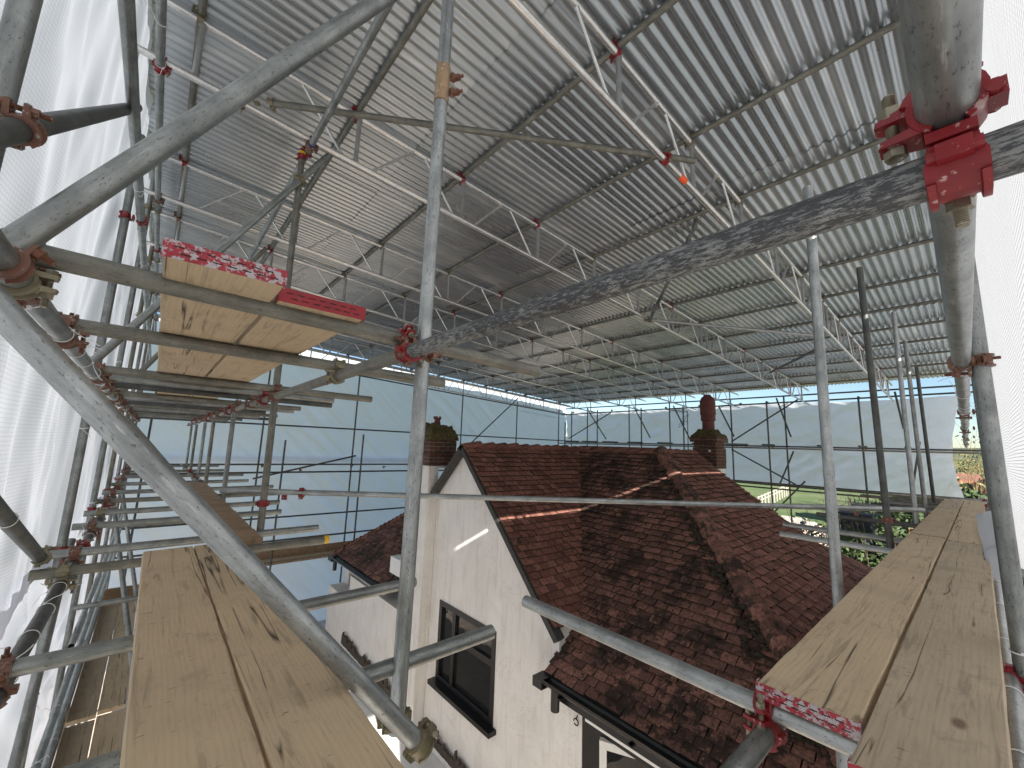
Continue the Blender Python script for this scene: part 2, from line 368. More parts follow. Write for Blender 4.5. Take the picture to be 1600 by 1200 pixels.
def coupler(A, B, col, label, group=None, flip=(0, 0), near=True):
    isk = lambda K: isinstance(K, str) or isinstance(K[0], str)
    A = TUBES[A][:2] if isk(A) else A; B = TUBES[B][:2] if isk(B) else B
    pa, pb = closest(A, B); da = (A[1]-A[0]).normalized(); db = (B[1]-B[0]).normalized()
    mid = (pa+pb)/2; n = pa-pb
    if n.length < .01: n = da.cross(db)
    root = empty('scaffold_coupler', mid, label, 'coupler', group)
    me = coupler_meshes(col)
    for k, (p, d, nn) in enumerate(((pa, da, n), (pb, db, -n))):
        if flip[k]: d = -d
        m = Matrix.Translation(p-mid) @ frame(d, nn)
        link('clamp_band', me[0], root, m); link('bolt', me[1], root, m)
    link('centre_plate', me[2], root, frame(da, n))
    return root
# small coupler for far joints: one mesh, still two straps and two bolts
FC = {}
def far_coupler(p, da, db, col, label, group=None):
    if col not in FC:
        mb = MB(); mb.cyl((-.02, 0, 0), (.02, 0, 0), .032, 8); mb.cyl((0, -.02, -.05), (0, .02, -.05), .032, 8); mb.box((-.01, .03, -.012), (.01, .055, .012)); mb.cyl((0, .045, -.04), (0, .045, .04), .008, 6)
        mb.box((.03, -.01, -.06), (.055, .01, -.04)); mb.cyl((.045, 0, -.09), (.045, 0, -.01), .008, 6); mb.box((-.015, -.015, -.04), (.015, .015, -.01))
        o = mb.obj('tmp', M[col]); FC[col] = o.data; bpy.data.objects.remove(o)
    o = bpy.data.objects.new('scaffold_coupler', FC[col]); C.objects.link(o)
    o.matrix_world = Matrix.Translation(Vector(p)) @ frame(Vector(da), Vector(db).cross(Vector(da)) if abs(Vector(da).normalized().dot(Vector(db).normalized())) < .95 else Vector((0, 0, 1)))
    tag(o, label, 'coupler', group); return o
TM = []
def cable_tie(key, t_, label, seed=0, group='white cable ties holding the sheeting'):
    p0, p1, _ = TUBES[key]; d = (p1-p0).normalized(); p = p0+(p1-p0)*t_
    rd = random.Random(seed); mb = MB(); n = 20; k = 6
    tilt = rd.uniform(-.35, .35); tl2 = rd.uniform(-.3, .3)
    vs = []
    for i in range(n):
        a = 2*math.pi*i/n; c = Vector((math.cos(a)*(RT+.003), math.sin(a)*(RT+.003), (math.cos(a)*tilt+math.sin(a)*tl2)*RT)); rdl = Vector((math.cos(a), math.sin(a), 0))
        for j in range(k): b = 2*math.pi*j/k; vs.append(c+rdl*math.cos(b)*.0016+Vector((0, 0, 1))*math.sin(b)*.0026)
    fs = [(i*k+j, ((i+1) % n)*k+j, ((i+1) % n)*k+(j+1) % k, i*k+(j+1) % k) for i in range(n) for j in range(k)]
    mb.add(vs, fs)
    a = rd.uniform(0, 6.28); h = Vector((math.cos(a), math.sin(a), 0))*(RT+.004); mb.box(h-Vector((.004, .004, .004)), h+Vector((.004, .004, .004)))
    prev = h; dr = Vector((math.cos(a+1.2), math.sin(a+1.2), rd.uniform(-.5, .8))).normalized()
    for i in range(7):
        nx = prev+dr*.014; mb.cyl(prev, nx, .0014, 5); prev = nx; dr = (dr+Vector((rd.uniform(-.3, .3), rd.uniform(-.3, .3), -.25))).normalized()
    o = mb.obj('cable_tie', M['tie']); smooth_auto(o); o.location = p; o.rotation_mode = 'QUATERNION'; o.rotation_quaternion = d.to_track_quat('Z', 'Y')
    tag(o, label, 'cable tie', group); return o
def board(label, x0, x1, y0, y1, ztop, axis='Y', mat='wood', bands=(None, None), group=None, th=.038, twist=0, seed=0, name='scaffold_board'):
    """axis Y: length along Y, local y is the grain"""
    L = (y1-y0) if axis == 'Y' else (x1-x0); W = (x1-x0) if axis == 'Y' else (y1-y0)
    n = max(4, int(L/.08)); vs = []; fs = []; ca = .004
    prof = [(-W/2+ca, 0), (W/2-ca, 0), (W/2, -ca), (W/2, -th+ca), (W/2-ca, -th), (-W/2+ca, -th), (-W/2, -th+ca), (-W/2, -ca)]
    for j in range(n+1):
        y = L*j/n
        for i, (px, pz) in enumerate(prof):
            e = .0022*noise.noise(Vector((i*3.1, y*9, seed*7.3)))+.003*noise.noise(Vector((px*2, y*1.5, seed)))
            ex = (.003*noise.noise(Vector((i//4*5., y*6, seed+3.3))))
            vs.append((px+ex, y, pz+e+twist*y*px))
    for j in range(n):
        for i in range(8): k = (i+1) % 8; fs.append((j*8+i, (j+1)*8+i, (j+1)*8+k, j*8+k))
    fs += [tuple(range(8)), tuple(n*8+i for i in range(7, -1, -1))]
    root = empty(name, (0, 0, 0), label, 'scaffold board', group)
    pl = new_obj('plank', vs, fs, M[mat], root); smooth_auto(pl, 30)
    for e, b in enumerate(bands):
        if not b: continue
        yy = 0 if e == 0 else L; s = -1 if e == 0 else 1; mb = MB(); tt = .0016
        a, c = sorted((yy+s*tt, yy+s*.0003)); w_ = W/2+.0015
        mb.box((-w_, a, -th-.001), (w_, c, .001))
        a2, c2 = sorted((yy+s*.0003, yy-s*.03))
        mb.box((-w_-tt, a2, -th), (-w_, c2, 0)); mb.box((w_, a2, -th), (w_+tt, c2, 0))
        for i in range(7):
            for zz in (-.012, -.026):
                xx = -W/2+.03+i*(W-.06)/6+(.006 if zz < -.02 else -.006); a3, c3 = sorted((yy+s*tt, yy+s*(tt+.0006))); mb.box((xx-.0085, a3, zz-.0012), (xx+.0085, c3, zz+.0012), 1)
        mb.obj('end_band', [M[b], M['dark']], root)
    if axis == 'Y': root.location = ((x0+x1)/2, y0, ztop)
    else: root.location = (x0, (y0+y1)/2, ztop); root.rotation_euler = (0, 0, -math.pi/2)
    return root
def sheet(name, label, origin, U, V, nu, nv, disp, mat, lu, lv, nrm, group=None, edge=None, kind=None):
    """hanging sheet: origin + u*U + v*V, pushed along nrm by disp(u,v) in m; edge(u,v) lets borders wander"""
    origin, U, V, nrm = Vector(origin), Vector(U), Vector(V), Vector(nrm); vs = []; uv = []
    for j in range(nv+1):
        for i in range(nu+1):
            a, b = i/nu*lu, j/nv*lv; aa, bb = (a, b) if not edge else edge(a, b)
            vs.append(origin+U*aa+V*bb+nrm*disp(aa, bb)); uv.append((aa, bb))
    fs = [(j*(nu+1)+i, j*(nu+1)+i+1, (j+1)*(nu+1)+i+1, (j+1)*(nu+1)+i) for j in range(nv) for i in range(nu)]
    o = new_obj(name, vs, fs, M[mat], None, True, uv=uv)
    return tag(o, label, 'sheeting', group, kind)
def rid(p): return 1-abs(noise.noise(p))*2

# ------------------------------------------------------------------ ground and distance
def structure(o): o['kind'] = 'structure'; return o
GZ = -6.2
n = 60; vs = []; S = 900
for j in range(n+1):
    for i in range(n+1):
        a = (i/n*2-1); b = (j/n*2-1); x = math.copysign(abs(a)**2.2, a)*S; y = math.copysign(abs(b)**2.2, b)*S
        d = math.hypot(x-6, y-6); z = GZ+.04*noise.noise(Vector((x*.2, y*.2, 0)))+max(0, d-45)*.012+(max(0, d-140)*.012 if x > 0 else 0)
        vs.append((x, y, z))
structure(new_obj('ground', vs, [(j*(n+1)+i, j*(n+1)+i+1, (j+1)*(n+1)+i+1, (j+1)*(n+1)+i) for j in range(n) for i in range(n)], M['grass'], smooth=True))
mb = MB(); pts = [(16, 8.5), (24, 9.2), (34, 9.6), (50, 13)]
for (x0, y0), (x1, y1) in zip(pts, pts[1:]): mb.add([(x0, y0-1.1, GZ+.06), (x1, y1-1.1, GZ+.06+.1*(x1 > 40)), (x1, y1+1.1, GZ+.06+.1*(x1 > 40)), (x0, y0+1.1, GZ+.06)], [(0, 1, 2, 3)])
structure(mb.obj('path', M['path']))
structure(new_obj('yard', [(-8, -6, GZ+.07), (17, -6, GZ+.07), (17, 20, GZ+.07), (-8, 20, GZ+.07)], [(0, 1, 2, 3)], M['earth']))

# ------------------------------------------------------------------ house
# the house is scaled about the camera, vertices stored from its near left footing
CAM_SCALE = 1.6; HG = GZ/CAM_SCALE
house = empty('house', (2.7*CAM_SCALE, .6*CAM_SCALE, GZ), 'cream rendered house with red tiled roofs under the scaffold roof', 'house')
H0 = Vector((2.7, .6, HG))
def scale_house(o):  # applies the house scale about the camera, written relative to the footing
    for v in o.data.vertices: v.co = (v.co-H0)*CAM_SCALE
    return o
def hpart(mb, name, mats, label=None, sm=False):
    o = mb.obj(name, mats, None, sm)
    scale_house(o)
    o.parent = house
    if label: o['label'] = label
    return o
tF = math.tan(R(40))
EZ = -1.71                       # eaves height of the near slope
# walls: gable wall x=2.7 with window opening, and return walls
gy0, gy1, gz0, gz1 = 2.55, 3.42, -2.24, -1.42       # gable window (adjusted to the opening in the photograph)
mb = MB()
X0, X1 = 2.7, 2.95
def wallslab(y0, y1, z0, z1): mb.box((X0, y0, z0), (X1, y1, z1))
GB, GT = (2.700, 4.205, -2.570)[2], (2.700, 4.250, -1.757)[2]  # point triples here and below were back-projected from image pixels
GY0, GY1 = (2.700, 3.201, -2.164)[1], (2.700, 4.217, -2.254)[1]
RWY = 2.16
for z0, z1, y0, y1 in ((HG, GB, RWY, 7.9), (GB, GT, RWY, GY0), (GB, GT, GY1, 5.1), (GT, -1.80, RWY, 2.40), (GT, -1.62, 2.4005, 5.1)): wallslab(y0, y1, z0, z1)
wallslab(.78, RWY, HG, -3.3); wallslab(5.1, 6.95, GB, -2.18)
# gable triangle
mb.add([(X0, 2.4005, -1.62), (X0, 5.1, -1.62), (X0, 5.1, -1.30), (X0, 3.83, -.03), (X0, 2.4005, -1.46), (X1, 2.4005, -1.62), (X1, 5.1, -1.62), (X1, 5.1, -1.30), (X1, 3.83, -.03), (X1, 2.4005, -1.46)],
       [(0, 1, 2, 3, 4), (9, 8, 7, 6, 5), (0, 4, 9, 5), (4, 3, 8, 9), (3, 2, 7, 8), (2, 1, 6, 7), (1, 0, 5, 6)])
mb.box((2.96, .78, HG), (6.5, .98, -1.8)); mb.box((6.3, .99, HG), (6.5, 7.8, -1.8)); mb.box((2.96, 7.7, HG), (6.29, 7.9, -2.2))
hpart(mb, 'wall', M['render'])
mb = MB(); mb.box((2.565, 4.43, HG), (2.697, 4.9, -.3)); mb.box((2.565, 4.43, -.299), (2.935, 4.9, (2.737, 4.430, -0.271)[2])); o = hpart(mb, 'chimney_breast', M['render'])
# near-black panel behind the openings, painted as dark as the unlit rooms
mb = MB(); mb.box((3.25, 1.02, -4), (3.3, 5.05, -1.3)); hpart(mb, 'dark_room_panel', M['dark'])
# window frames
def window(name, y0, y1, z0, z1, lights, x=2.69, mat='black'):
    mb = MB(); f = .055; d = .07
    mb.box((x, y0, z0), (x+d, y1, z0+f)); mb.box((x, y0, z1-f), (x+d, y1, z1)); mb.box((x, y0, z0+f), (x+d, y0+f, z1-f)); mb.box((x, y1-f, z0+f), (x+d, y1, z1-f))
    for (a, b, c, e) in lights[1]: mb.box((x+.004, a, c), (x+d-.004, b, e))
    fr = hpart(mb, name, M[mat])
    for (a, b, c, e) in lights[0]:
        g = MB(); g.box((x+.03, a, c), (x+.042, b, e)); p = g.obj('pane', M['glass'])
        scale_house(p)
        p.parent = fr
    return fr
ym = GY1-.3; zm = GT-.3
fr = window('window', GY0, GY1, GB, GT, ([(GY0+.055, ym-.03, zm+.03, GT-.055), (GY0+.055, ym-.03, GB+.055, zm-.03), (ym+.03, GY1-.055, GB+.055, GT-.055)],
       [(ym-.03, ym+.03, GB+.055, GT-.055), (GY0+.055, ym-.03, zm-.03, zm+.03)]))
mb = MB(); mb.box((2.61, GY0-.05, GB-.045), (2.7, GY1+.03, GB-.003)); s = mb.obj('sill', M['black'])
scale_house(s)
s.parent = fr
# eaves window right of the gable, one sash open
zt = -1.99
mb = MB(); x = 2.7
mb.box((x, 1.99, -3.3), (x+.08, RWY-.003, zt)); mb.box((x, .82, -3.3), (x+.08, .87, zt)); mb.box((x, .87, zt-.05), (x+.08, 1.99, zt)); mb.box((x, 1.42, -3.3), (x+.08, 1.49, zt-.05)); mb.box((x, .87, -3.3), (x+.08, 1.42, -3.24)); 
mb.box((x+.01, .87, -2.42), (x+.07, 1.42, -2.37))
fr2 = hpart(mb, 'window', M['black'], 'long black window under the eaves with one sash open')
mb = MB(); mb.box((x+.03, .87, -3.24), (x+.042, 1.42, -2.42)); mb.box((x+.03, .87, -2.37), (x+.042, 1.42, zt-.05)); p = mb.obj('pane', M['glass'])
scale_house(p)
p.parent = fr2
mb = MB(); m4 = Matrix.Translation((2.69, 1.985, 0)) @ Matrix.Rotation(R(-152), 4, 'Z')
for a, b in (((0, 0, -3.28), (.045, .52, -3.22)), ((0, 0, zt-.1), (.045, .52, zt-.05)), ((0, 0, -3.22), (.045, .05, zt-.1)), ((0, .47, -3.22), (.045, .52, zt-.1))): mb.box(a, b, 0, m4)
mb.box((.018, .05, -3.22), (.026, .47, zt-.1), 1, m4)
p = mb.obj('open_sash', [M['white'], M['glass']])
scale_house(p)
p.parent = fr2
# roofs: real tiles
def tiles(name, org, U, V, rows, span, mat, gauge=.068, tw=.102, seed=1, label=None, thick=.011, jit=1.0):
    """org + u*U + v*V; rows of tiles from v=0 up; span(v)->(u0,u1)"""
    rd = random.Random(seed); U = Vector(U).normalized(); V = Vector(V).normalized(); N = U.cross(V)
    if N.z < 0: N = -N
    org = Vector(org); mb = MB()
    for r in range(rows):
        v0 = r*gauge; u0, u1 = span(v0+gauge/2)
        if u1-u0 < .02: continue
        k0 = int(math.floor(u0/tw-1)); wob = rd.uniform(-.004, .004)*jit
        for k in range(k0, int(u1/tw)+2):
            a = k*tw+(tw/2 if r % 2 else 0)+rd.uniform(-.002, .002); b = a+tw-rd.uniform(.003, .008)
            e0, e1 = span(v0); a = max(a, e0-.01 if e0 > -90 else a); b = min(b, e1+.01)
            if b-a < .015: continue
            dv = rd.uniform(-.004, .004)*jit+wob*.6+.012*noise.noise(Vector((k*.3, r*.2, seed)))*jit; lift = .013+rd.uniform(0, .01)*jit; top = v0+gauge*1.5; tl = rd.uniform(-.004, .004)*jit
            q = []
            for (u, v, h) in ((a, v0+dv, lift), (b, v0+dv+rd.uniform(-.002, .002), lift+tl), (b, top, -.006), (a, top, -.006)):
                q.append(org+U*u+V*v+N*(h+thick)); 
            for (u, v, h) in ((a, v0+dv, lift), (b, v0+dv, lift+tl), (b, top, -.006), (a, top, -.006)): q.append(org+U*u+V*v+N*h)
            if U.cross(V).dot(N) < 0: fs = [(3, 2, 1, 0), (4, 5, 6, 7), (0, 1, 5, 4), (1, 2, 6, 5), (2, 3, 7, 6), (3, 0, 4, 7)]
            else: fs = [(0, 1, 2, 3), (7, 6, 5, 4), (4, 5, 1, 0), (5, 6, 2, 1), (6, 7, 3, 2), (7, 4, 0, 3)]
            top_ = 0 if fs[0] == (0, 1, 2, 3) else 0
            mb.add(q, [fs[0]]); mb.f += [tuple(i+len(mb.v)-8 for i in f) for f in fs[1:]]; mb.m += [2]*5  # edge faces darkened: joint moss together with painted shade under each course
    # roofing felt/battens under the tiles
    u_ = [(span(r*gauge), r*gauge) for r in range(0, rows+1)]
    vs = []; 
    for (a, b), v in u_: a = min(a, b); vs += [org+U*a+V*v-N*.012, org+U*b+V*v-N*.012]
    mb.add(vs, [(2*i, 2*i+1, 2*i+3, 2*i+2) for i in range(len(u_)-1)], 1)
    return hpart(mb, name, [M[mat], M['dark'], M['moss_and_shade']], label)
cF = math.cos(R(40)); sF = math.sin(R(40))
ex = 2.58; ez = EZ-(2.65-ex)*tF
def hipy(x): return 2.56-1.09*(4.69-x)
def spanF1(v):
    x = ex+v*cF; z = ez+v*sF; lo = hipy(x)
    hi = 2.42+(z+1.41)/1.0 if z > -1.43 else 2.40
    return (lo, hi+.02)
L1 = (4.69-ex)/cF
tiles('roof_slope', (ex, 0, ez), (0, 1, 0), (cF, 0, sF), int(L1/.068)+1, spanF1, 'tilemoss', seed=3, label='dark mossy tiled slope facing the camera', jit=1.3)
g_ = math.sqrt(.5)
def spanG(v):
    z = -1.41-.035+v*g_; return (2.62, 2.65+(z-EZ)/tF+.02)
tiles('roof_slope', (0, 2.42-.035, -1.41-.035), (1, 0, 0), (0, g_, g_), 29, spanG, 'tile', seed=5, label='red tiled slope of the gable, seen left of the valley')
# far slope of the gable wing
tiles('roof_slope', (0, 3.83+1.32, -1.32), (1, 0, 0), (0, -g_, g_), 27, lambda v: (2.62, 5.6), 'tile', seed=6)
# hip slope facing right
f2 = .77; c2 = 1/math.sqrt(1+f2*f2); s2 = f2*c2; ey = .2; ez2 = f2*(ey-2.56)
def spanF2(v):
    y = ey+v*c2; lo = 4.69-(2.56-y)/1.09
    hi = 5.6 if y > 2.2 else (5.6+(2.2-y)*.14 if y > 1.3 else 5.73+(1.3-y)*1.7)
    return (lo, hi)
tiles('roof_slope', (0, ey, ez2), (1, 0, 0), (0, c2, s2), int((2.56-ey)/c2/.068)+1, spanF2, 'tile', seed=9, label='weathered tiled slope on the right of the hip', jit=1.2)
# back plane so the far side is closed
mb = MB(); mb.add([(4.69, 2.6, -.02), (5.6, 2.6, -.02), (6.6, 1., -1.4), (6.7, 8, -1.9), (5.2, 6.2, -.1), (4.69, 3.9, -.02)], [(0, 1, 2, 3, 4, 5)]); hpart(mb, 'roof_back', M['tile'])
# ridge and hip tiles (half-round bonnets)
def ridge_run(name, p0, p1, r=.07, L=.19, mat='tile', seed=0, lap=.05, squash=.7, wob=.008, label=None):
    rd = random.Random(seed); p0, p1 = Vector(p0), Vector(p1); d = (p1-p0); T = d.length; d.normalize(); s = d.cross(Vector((0, 0, 1))).normalized(); up = s.cross(d); mb = MB(); n = 8; t_ = 0
    while t_ < T:
        a = p0+d*t_; b = p0+d*min(T, t_+L+lap); off = s*rd.uniform(-wob, wob)+up*rd.uniform(-wob*.6, wob*.6); vs = []
        for q, rr, lf in ((a, r*.9, -.014), (b, r*1.08, .014)):
            for k in range(n+1):
                th = math.pi*k/n; vs.append(q+off+s*math.cos(th)*rr+up*(math.sin(th)*rr*squash-.02+lf))
        for q, rr, lf in ((a, r*.9-.012, -.014), (b, r*1.08-.012, .014)):
            for k in range(n+1):
                th = math.pi*k/n; vs.append(q+off+s*math.cos(th)*rr+up*(math.sin(th)*rr*squash-.034+lf))
        m = n+1; fs = [(k, k+1, m+k+1, m+k) for k in range(n)]+[(2*m+k, 3*m+k, 3*m+k+1, 2*m+k+1) for k in range(n)]+[(k, 2*m+k, 2*m+k+1, k+1) for k in range(n)]+[(m+k, m+k+1, 3*m+k+1, 3*m+k) for k in range(n)]
        mb.add(vs, fs); t_ += L
    o = hpart(mb, name, M[mat], label); return o
ridge_run('ridge_tiles', (2.62, 3.83, .0), (4.72, 3.83, .0), seed=1)
ridge_run('ridge_tiles', (4.69, 3.83, .0), (4.69, 2.56, .0), seed=2)
ridge_run('ridge_tiles', (4.69, 2.56, .0), (5.62, 2.60, .0), seed=3)
ridge_run('hip_tiles', (ex, hipy(ex), ez+.02), (4.69, 2.56, .01), r=.075, L=.062, lap=.06, squash=.8, wob=.018, mat='tilemoss', seed=4, label='moss grown bonnet tiles along the hip')
# moss cushions
rd = random.Random(11); mb = MB()
for i in range(420):
    t_ = rd.random(); x = ex+(4.4-ex)*t_; y = hipy(x)+rd.gauss(.1, .09); z = ez+(x-ex)*tF+.045
    if y < hipy(x): z -= (hipy(x)-y)*.77
    r = rd.uniform(.008, .032); b = len(mb.v); m4 = Matrix.Translation((x, y, z)) @ Matrix.Rotation(rd.uniform(0, 6), 4, 'Z')
    vs = []; 
    for k in range(3):
        for j in range(7):
            a = j*.897; rr = r*(1, .8, .4)[k]*rd.uniform(.7, 1.3); vs.append(m4 @ Vector((math.cos(a)*rr*1.4, math.sin(a)*rr, (0, .45, .7)[k]*r*rd.uniform(.7, 1.1)-.01)))
    vs.append(m4 @ Vector((0, 0, r*.75))); fs = [(k*7+j, k*7+(j+1) % 7, (k+1)*7+(j+1) % 7, (k+1)*7+j) for k in range(2) for j in range(7)]+[(14+j, 14+(j+1) % 7, 21) for j in range(7)]
    mb.add(vs, fs)
for i in range(260):
    y = rd.uniform(.5, 3.3); v = rd.uniform(0, 2.5); x = ex+v*cF; z = ez+v*sF+.035
    if not (hipy(x) < y < spanF1(v)[1]): continue
    r = rd.uniform(.004, .011); vs = [Vector((x+math.cos(j)*r*1.3, y+math.sin(j)*r, z-.004)) for j in range(6)]+[Vector((x, y, z+r*.8))]; mb.add(vs, [(j, (j+1) % 6, 6) for j in range(6)])
hpart(mb, 'moss', M['moss_and_shade'], None, True)['kind'] = 'stuff'
# verges, gutter, soffit
mb = MB()
def strip(p, q, w, h):
    p, q = Vector(p), Vector(q); d = (q-p).normalized(); s = Vector((1, 0, 0)); u = s.cross(d) if s.cross(d).z > 0 else -s.cross(d); a = s*w/2
    mb.add([p-a-u*h, p+a-u*h, p+a, p-a, q-a-u*h, q+a-u*h, q+a, q-a], [(0, 1, 2, 3), (7, 6, 5, 4), (0, 4, 5, 1), (1, 5, 6, 2), (2, 6, 7, 3), (3, 7, 4, 0)])
strip((2.64, 2.33, -1.50), (2.64, 3.83, .0), .09, .05); strip((2.64, 4.75, -.90), (2.64, 3.83, .0), .09, .05)
hpart(mb, 'verge', M['verge'])
mb = MB()
def gutter(y0, y1, x, z, r=.056, n=8, seg=14):
    vs = []
    for j in range(seg+1):
        y = y0+(y1-y0)*j/seg
        for rr in (r, r-.005):
            for k in range(n+1):
                a = math.pi+math.pi*k/n; vs.append((x+math.cos(a)*rr, y, z+math.sin(a)*rr+.0*j))
    m = n+1
    for j in range(seg):
        b = j*2*m
        for k in range(n): mb.f += [(len(mb.v)+b+k, len(mb.v)+b+k+1, len(mb.v)+b+2*m+k+1, len(mb.v)+b+2*m+k), (len(mb.v)+b+m+k+1, len(mb.v)+b+m+k, len(mb.v)+b+3*m+k, len(mb.v)+b+3*m+k+1)]; mb.m += [0, 0]
        for e in (0, n): mb.f.append((len(mb.v)+b+e, len(mb.v)+b+m+e, len(mb.v)+b+3*m+e, len(mb.v)+b+2*m+e)); mb.m.append(0)
    mb.v += [Vector(v) for v in vs]
gutter(.1, 2.47, ex-.03, ez-.005)
for k in range(4): mb.box((ex-.092, .4+k*.6, ez-.07), (ex+.05, .43+k*.6, ez-.058))
mb.box((ex+.03, .1, ez-.16), (ex+.045, 2.40, ez-.015))
mb.box((ex-.08, 2.40, ez-.09), (ex+.04, 2.50, ez-.02)); mb.cyl((ex-.03, 2.30, ez-.2), (ex-.03, 2.30, ez-.05), .034, 12)
hpart(mb, 'gutter', M['black'])
mb = MB(); mb.box((ex+.046, .1, ez-.17), (2.7-.002, 2.12, ez-.155)); mb.box((2.66, .1, -1.985), (2.695, 2.1, ez-.172)); hpart(mb, 'soffit', M['white'])
# rear wing roof on the left
vE = Vector((2.620, 5.588, -1.958)); wy1 = (2.620, 7.574, -1.989)[1]; wz = vE.z
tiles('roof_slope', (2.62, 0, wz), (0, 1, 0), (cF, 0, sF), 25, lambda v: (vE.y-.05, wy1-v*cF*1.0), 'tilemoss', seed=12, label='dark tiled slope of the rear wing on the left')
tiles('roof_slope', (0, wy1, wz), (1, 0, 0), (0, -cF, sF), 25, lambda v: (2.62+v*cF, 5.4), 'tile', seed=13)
ridge_run('hip_tiles', (2.62, wy1, wz), (3.92, wy1-1.3, wz+1.09), r=.07, L=.08, lap=.06, wob=.01, seed=14)
mb = MB(); gutter(vE.y-.03, wy1+.05, 2.58, wz-.01, .05); mb.box((2.52, vE.y-.03, wz-.1), (2.66, vE.y+.03, wz-.02)); mb.box((2.54, wy1-.12, wz-.1), (2.62, wy1+.06, wz-.03)); mb.cyl((2.58, wy1-.2, wz-.22), (2.58, wy1-.2, wz-.06), .032, 10); hpart(mb, 'gutter', M['black'], 'black gutter of the rear wing')
mb = MB(); mb.box((2.64, vE.y, wz-.13), (2.69, wy1, wz-.02)); hpart(mb, 'soffit', M['white'])
# flue outlet, old render ledge, hook
mb = MB(); mb.box((2.55, 4.85, (2.600, 5.253, -1.586)[2]-.1), (2.72, 5.25, (2.600, 5.253, -1.586)[2]+.1)); hpart(mb, 'vent_box', M['white'])
rd = random.Random(5); mb = MB(); y = 2.4
while y < 6.9:
    s = rd.uniform(.03, .09); h = rd.uniform(.02, .14) if rd.random() < .6 else rd.uniform(.01, .04); z = -3.13+.01*rd.random()
    mb.add([(2.64, y, z-.05), (2.64, y+s, z-.05), (2.64, y+s*.8, z+h*.6), (2.64, y+s*rd.uniform(.2, .6), z+h), (2.64, y-.01, z+h*.3), (2.66, y, z-.05), (2.66, y+s, z-.05), (2.67, y+s*.8, z+h*.6), (2.67, y+s*.4, z+h), (2.67, y-.01, z+h*.3)],
           [(0, 1, 2, 3, 4), (9, 8, 7, 6, 5), (0, 4, 9, 5), (4, 3, 8, 9), (3, 2, 7, 8), (2, 1, 6, 7), (1, 0, 5, 6)]); y += s*.9
hpart(mb, 'torn_flashing', M['ragged'], 'torn brown felt hanging on the wall below the window')
mb = MB(); mb.box((2.3, 1.2, -3.45), (2.695, 6.9, -3.302)); hpart(mb, 'ledge', M['white'])
mb = MB(); c_ = Vector((2.680, 2.202, -2.047))
for k in range(10):
    a, b = R(k*32), R(k*32+32); mb.cyl(c_+Vector((0, math.cos(a)*.022, math.sin(a)*.022)), c_+Vector((0, math.cos(b)*.022, math.sin(b)*.022)), .005, 6)
mb.cyl(c_+Vector((0, 0, .02)), c_+Vector((.03, 0, .05)), .004, 6); hpart(mb, 'wall_hook', M['black'])

# chimneys
def soldier(mb, x0, y0, x1, y1, z0, z1):
    n = max(2, round((x1-x0)/.047)); s = (x1-x0)/n
    for i in range(n):
        for yy0, yy1 in ((y0-.006, y0+.01), (y1-.01, y1+.006)): mb.box((x0+i*s+.0025, yy0, z0), (x0+(i+1)*s-.0025, yy1, z1))
    n = max(2, round((y1-y0)/.047)); s = (y1-y0)/n
    for i in range(n):
        for xx0, xx1 in ((x0-.006, x0+.01), (x1-.01, x1+.006)): mb.box((xx0, y0+i*s+.0025, z0), (xx1, y0+(i+1)*s-.0025, z1))
def mound(mb, x0, y0, x1, y1, z0, h, seed, mi=0):
    n = 14; vs = []
    for j in range(n+1):
        for i in range(n+1):
            a, b = i/n, j/n; e = min(1, 3.2*min(a, 1-a, b, 1-b)+.25); k = noise.noise(Vector((a*4+seed, b*4, 0)))*.3+noise.noise(Vector((a*11, b*11, seed)))*.25
            vs.append((x0+(x1-x0)*a+.02*k, y0+(y1-y0)*b+.02*k, z0+h*max(.05, e*(.8+k))))
    m = n+1; fs = [(j*m+i, j*m+i+1, (j+1)*m+i+1, (j+1)*m+i) for j in range(n) for i in range(n)]; b0 = len(vs)
    vs += [(x0, y0, z0-.02), (x1, y0, z0-.02), (x1, y1, z0-.02), (x0, y1, z0-.02)]
    fs += [tuple(range(n, -1, -1))+(b0, b0+1)][0:1]; fs[-1] = tuple([b0, b0+1]+[n-i for i in range(n+1)])
    fs.append(tuple([b0+1, b0+2]+[(n-i)*m+n for i in range(n+1)])); fs.append(tuple([b0+2, b0+3]+[n*m+i for i in range(n+1)])); fs.append(tuple([b0+3, b0]+[i*m for i in range(n+1)]))
    mb.add(vs, fs, mi)
cx0, cy0, cx1, cy1 = 2.565, 4.43, 2.935, 4.9
sz = [(2.736, 4.430, -0.263)[2], (2.725, 4.430, -0.114)[2], (2.714, 4.430, 0.044)[2], (2.711, 4.430, 0.076)[2], (2.741, 4.500, 0.263)[2], (2.794, 4.600, 0.377)[2]]
mb = MB(); mb.box((cx0-.012, cy0-.012, sz[0]+.001), (cx1+.012, cy1+.012, sz[1]-.035)); mb.box((cx0-.025, cy0-.025, sz[1]-.034), (cx1+.025, cy1+.025, sz[1]-.012)); mb.box((cx0+.006, cy0+.006, sz[1]-.011), (cx1-.006, cy1-.006, sz[2])); hpart(mb, 'chimney_stack', M['brick'], 'short brick chimney stack on the white breast left of the gable')
mb = MB(); soldier(mb, cx0, cy0, cx1, cy1, sz[1]-.008, sz[2]-.004); hpart(mb, 'soldier_course', M['brick'])
mb = MB(); mb.box((cx0-.02, cy0-.02, sz[2]+.001), (cx1+.02, cy1+.02, sz[3]+.012)); mound(mb, cx0-.012, cy0-.012, cx1+.012, cy1+.012, sz[3]+.013, sz[4]-sz[3]+.01, 2); hpart(mb, 'flaunching', M['moss'], 'dark moss with yellow patches covering the chimney top')
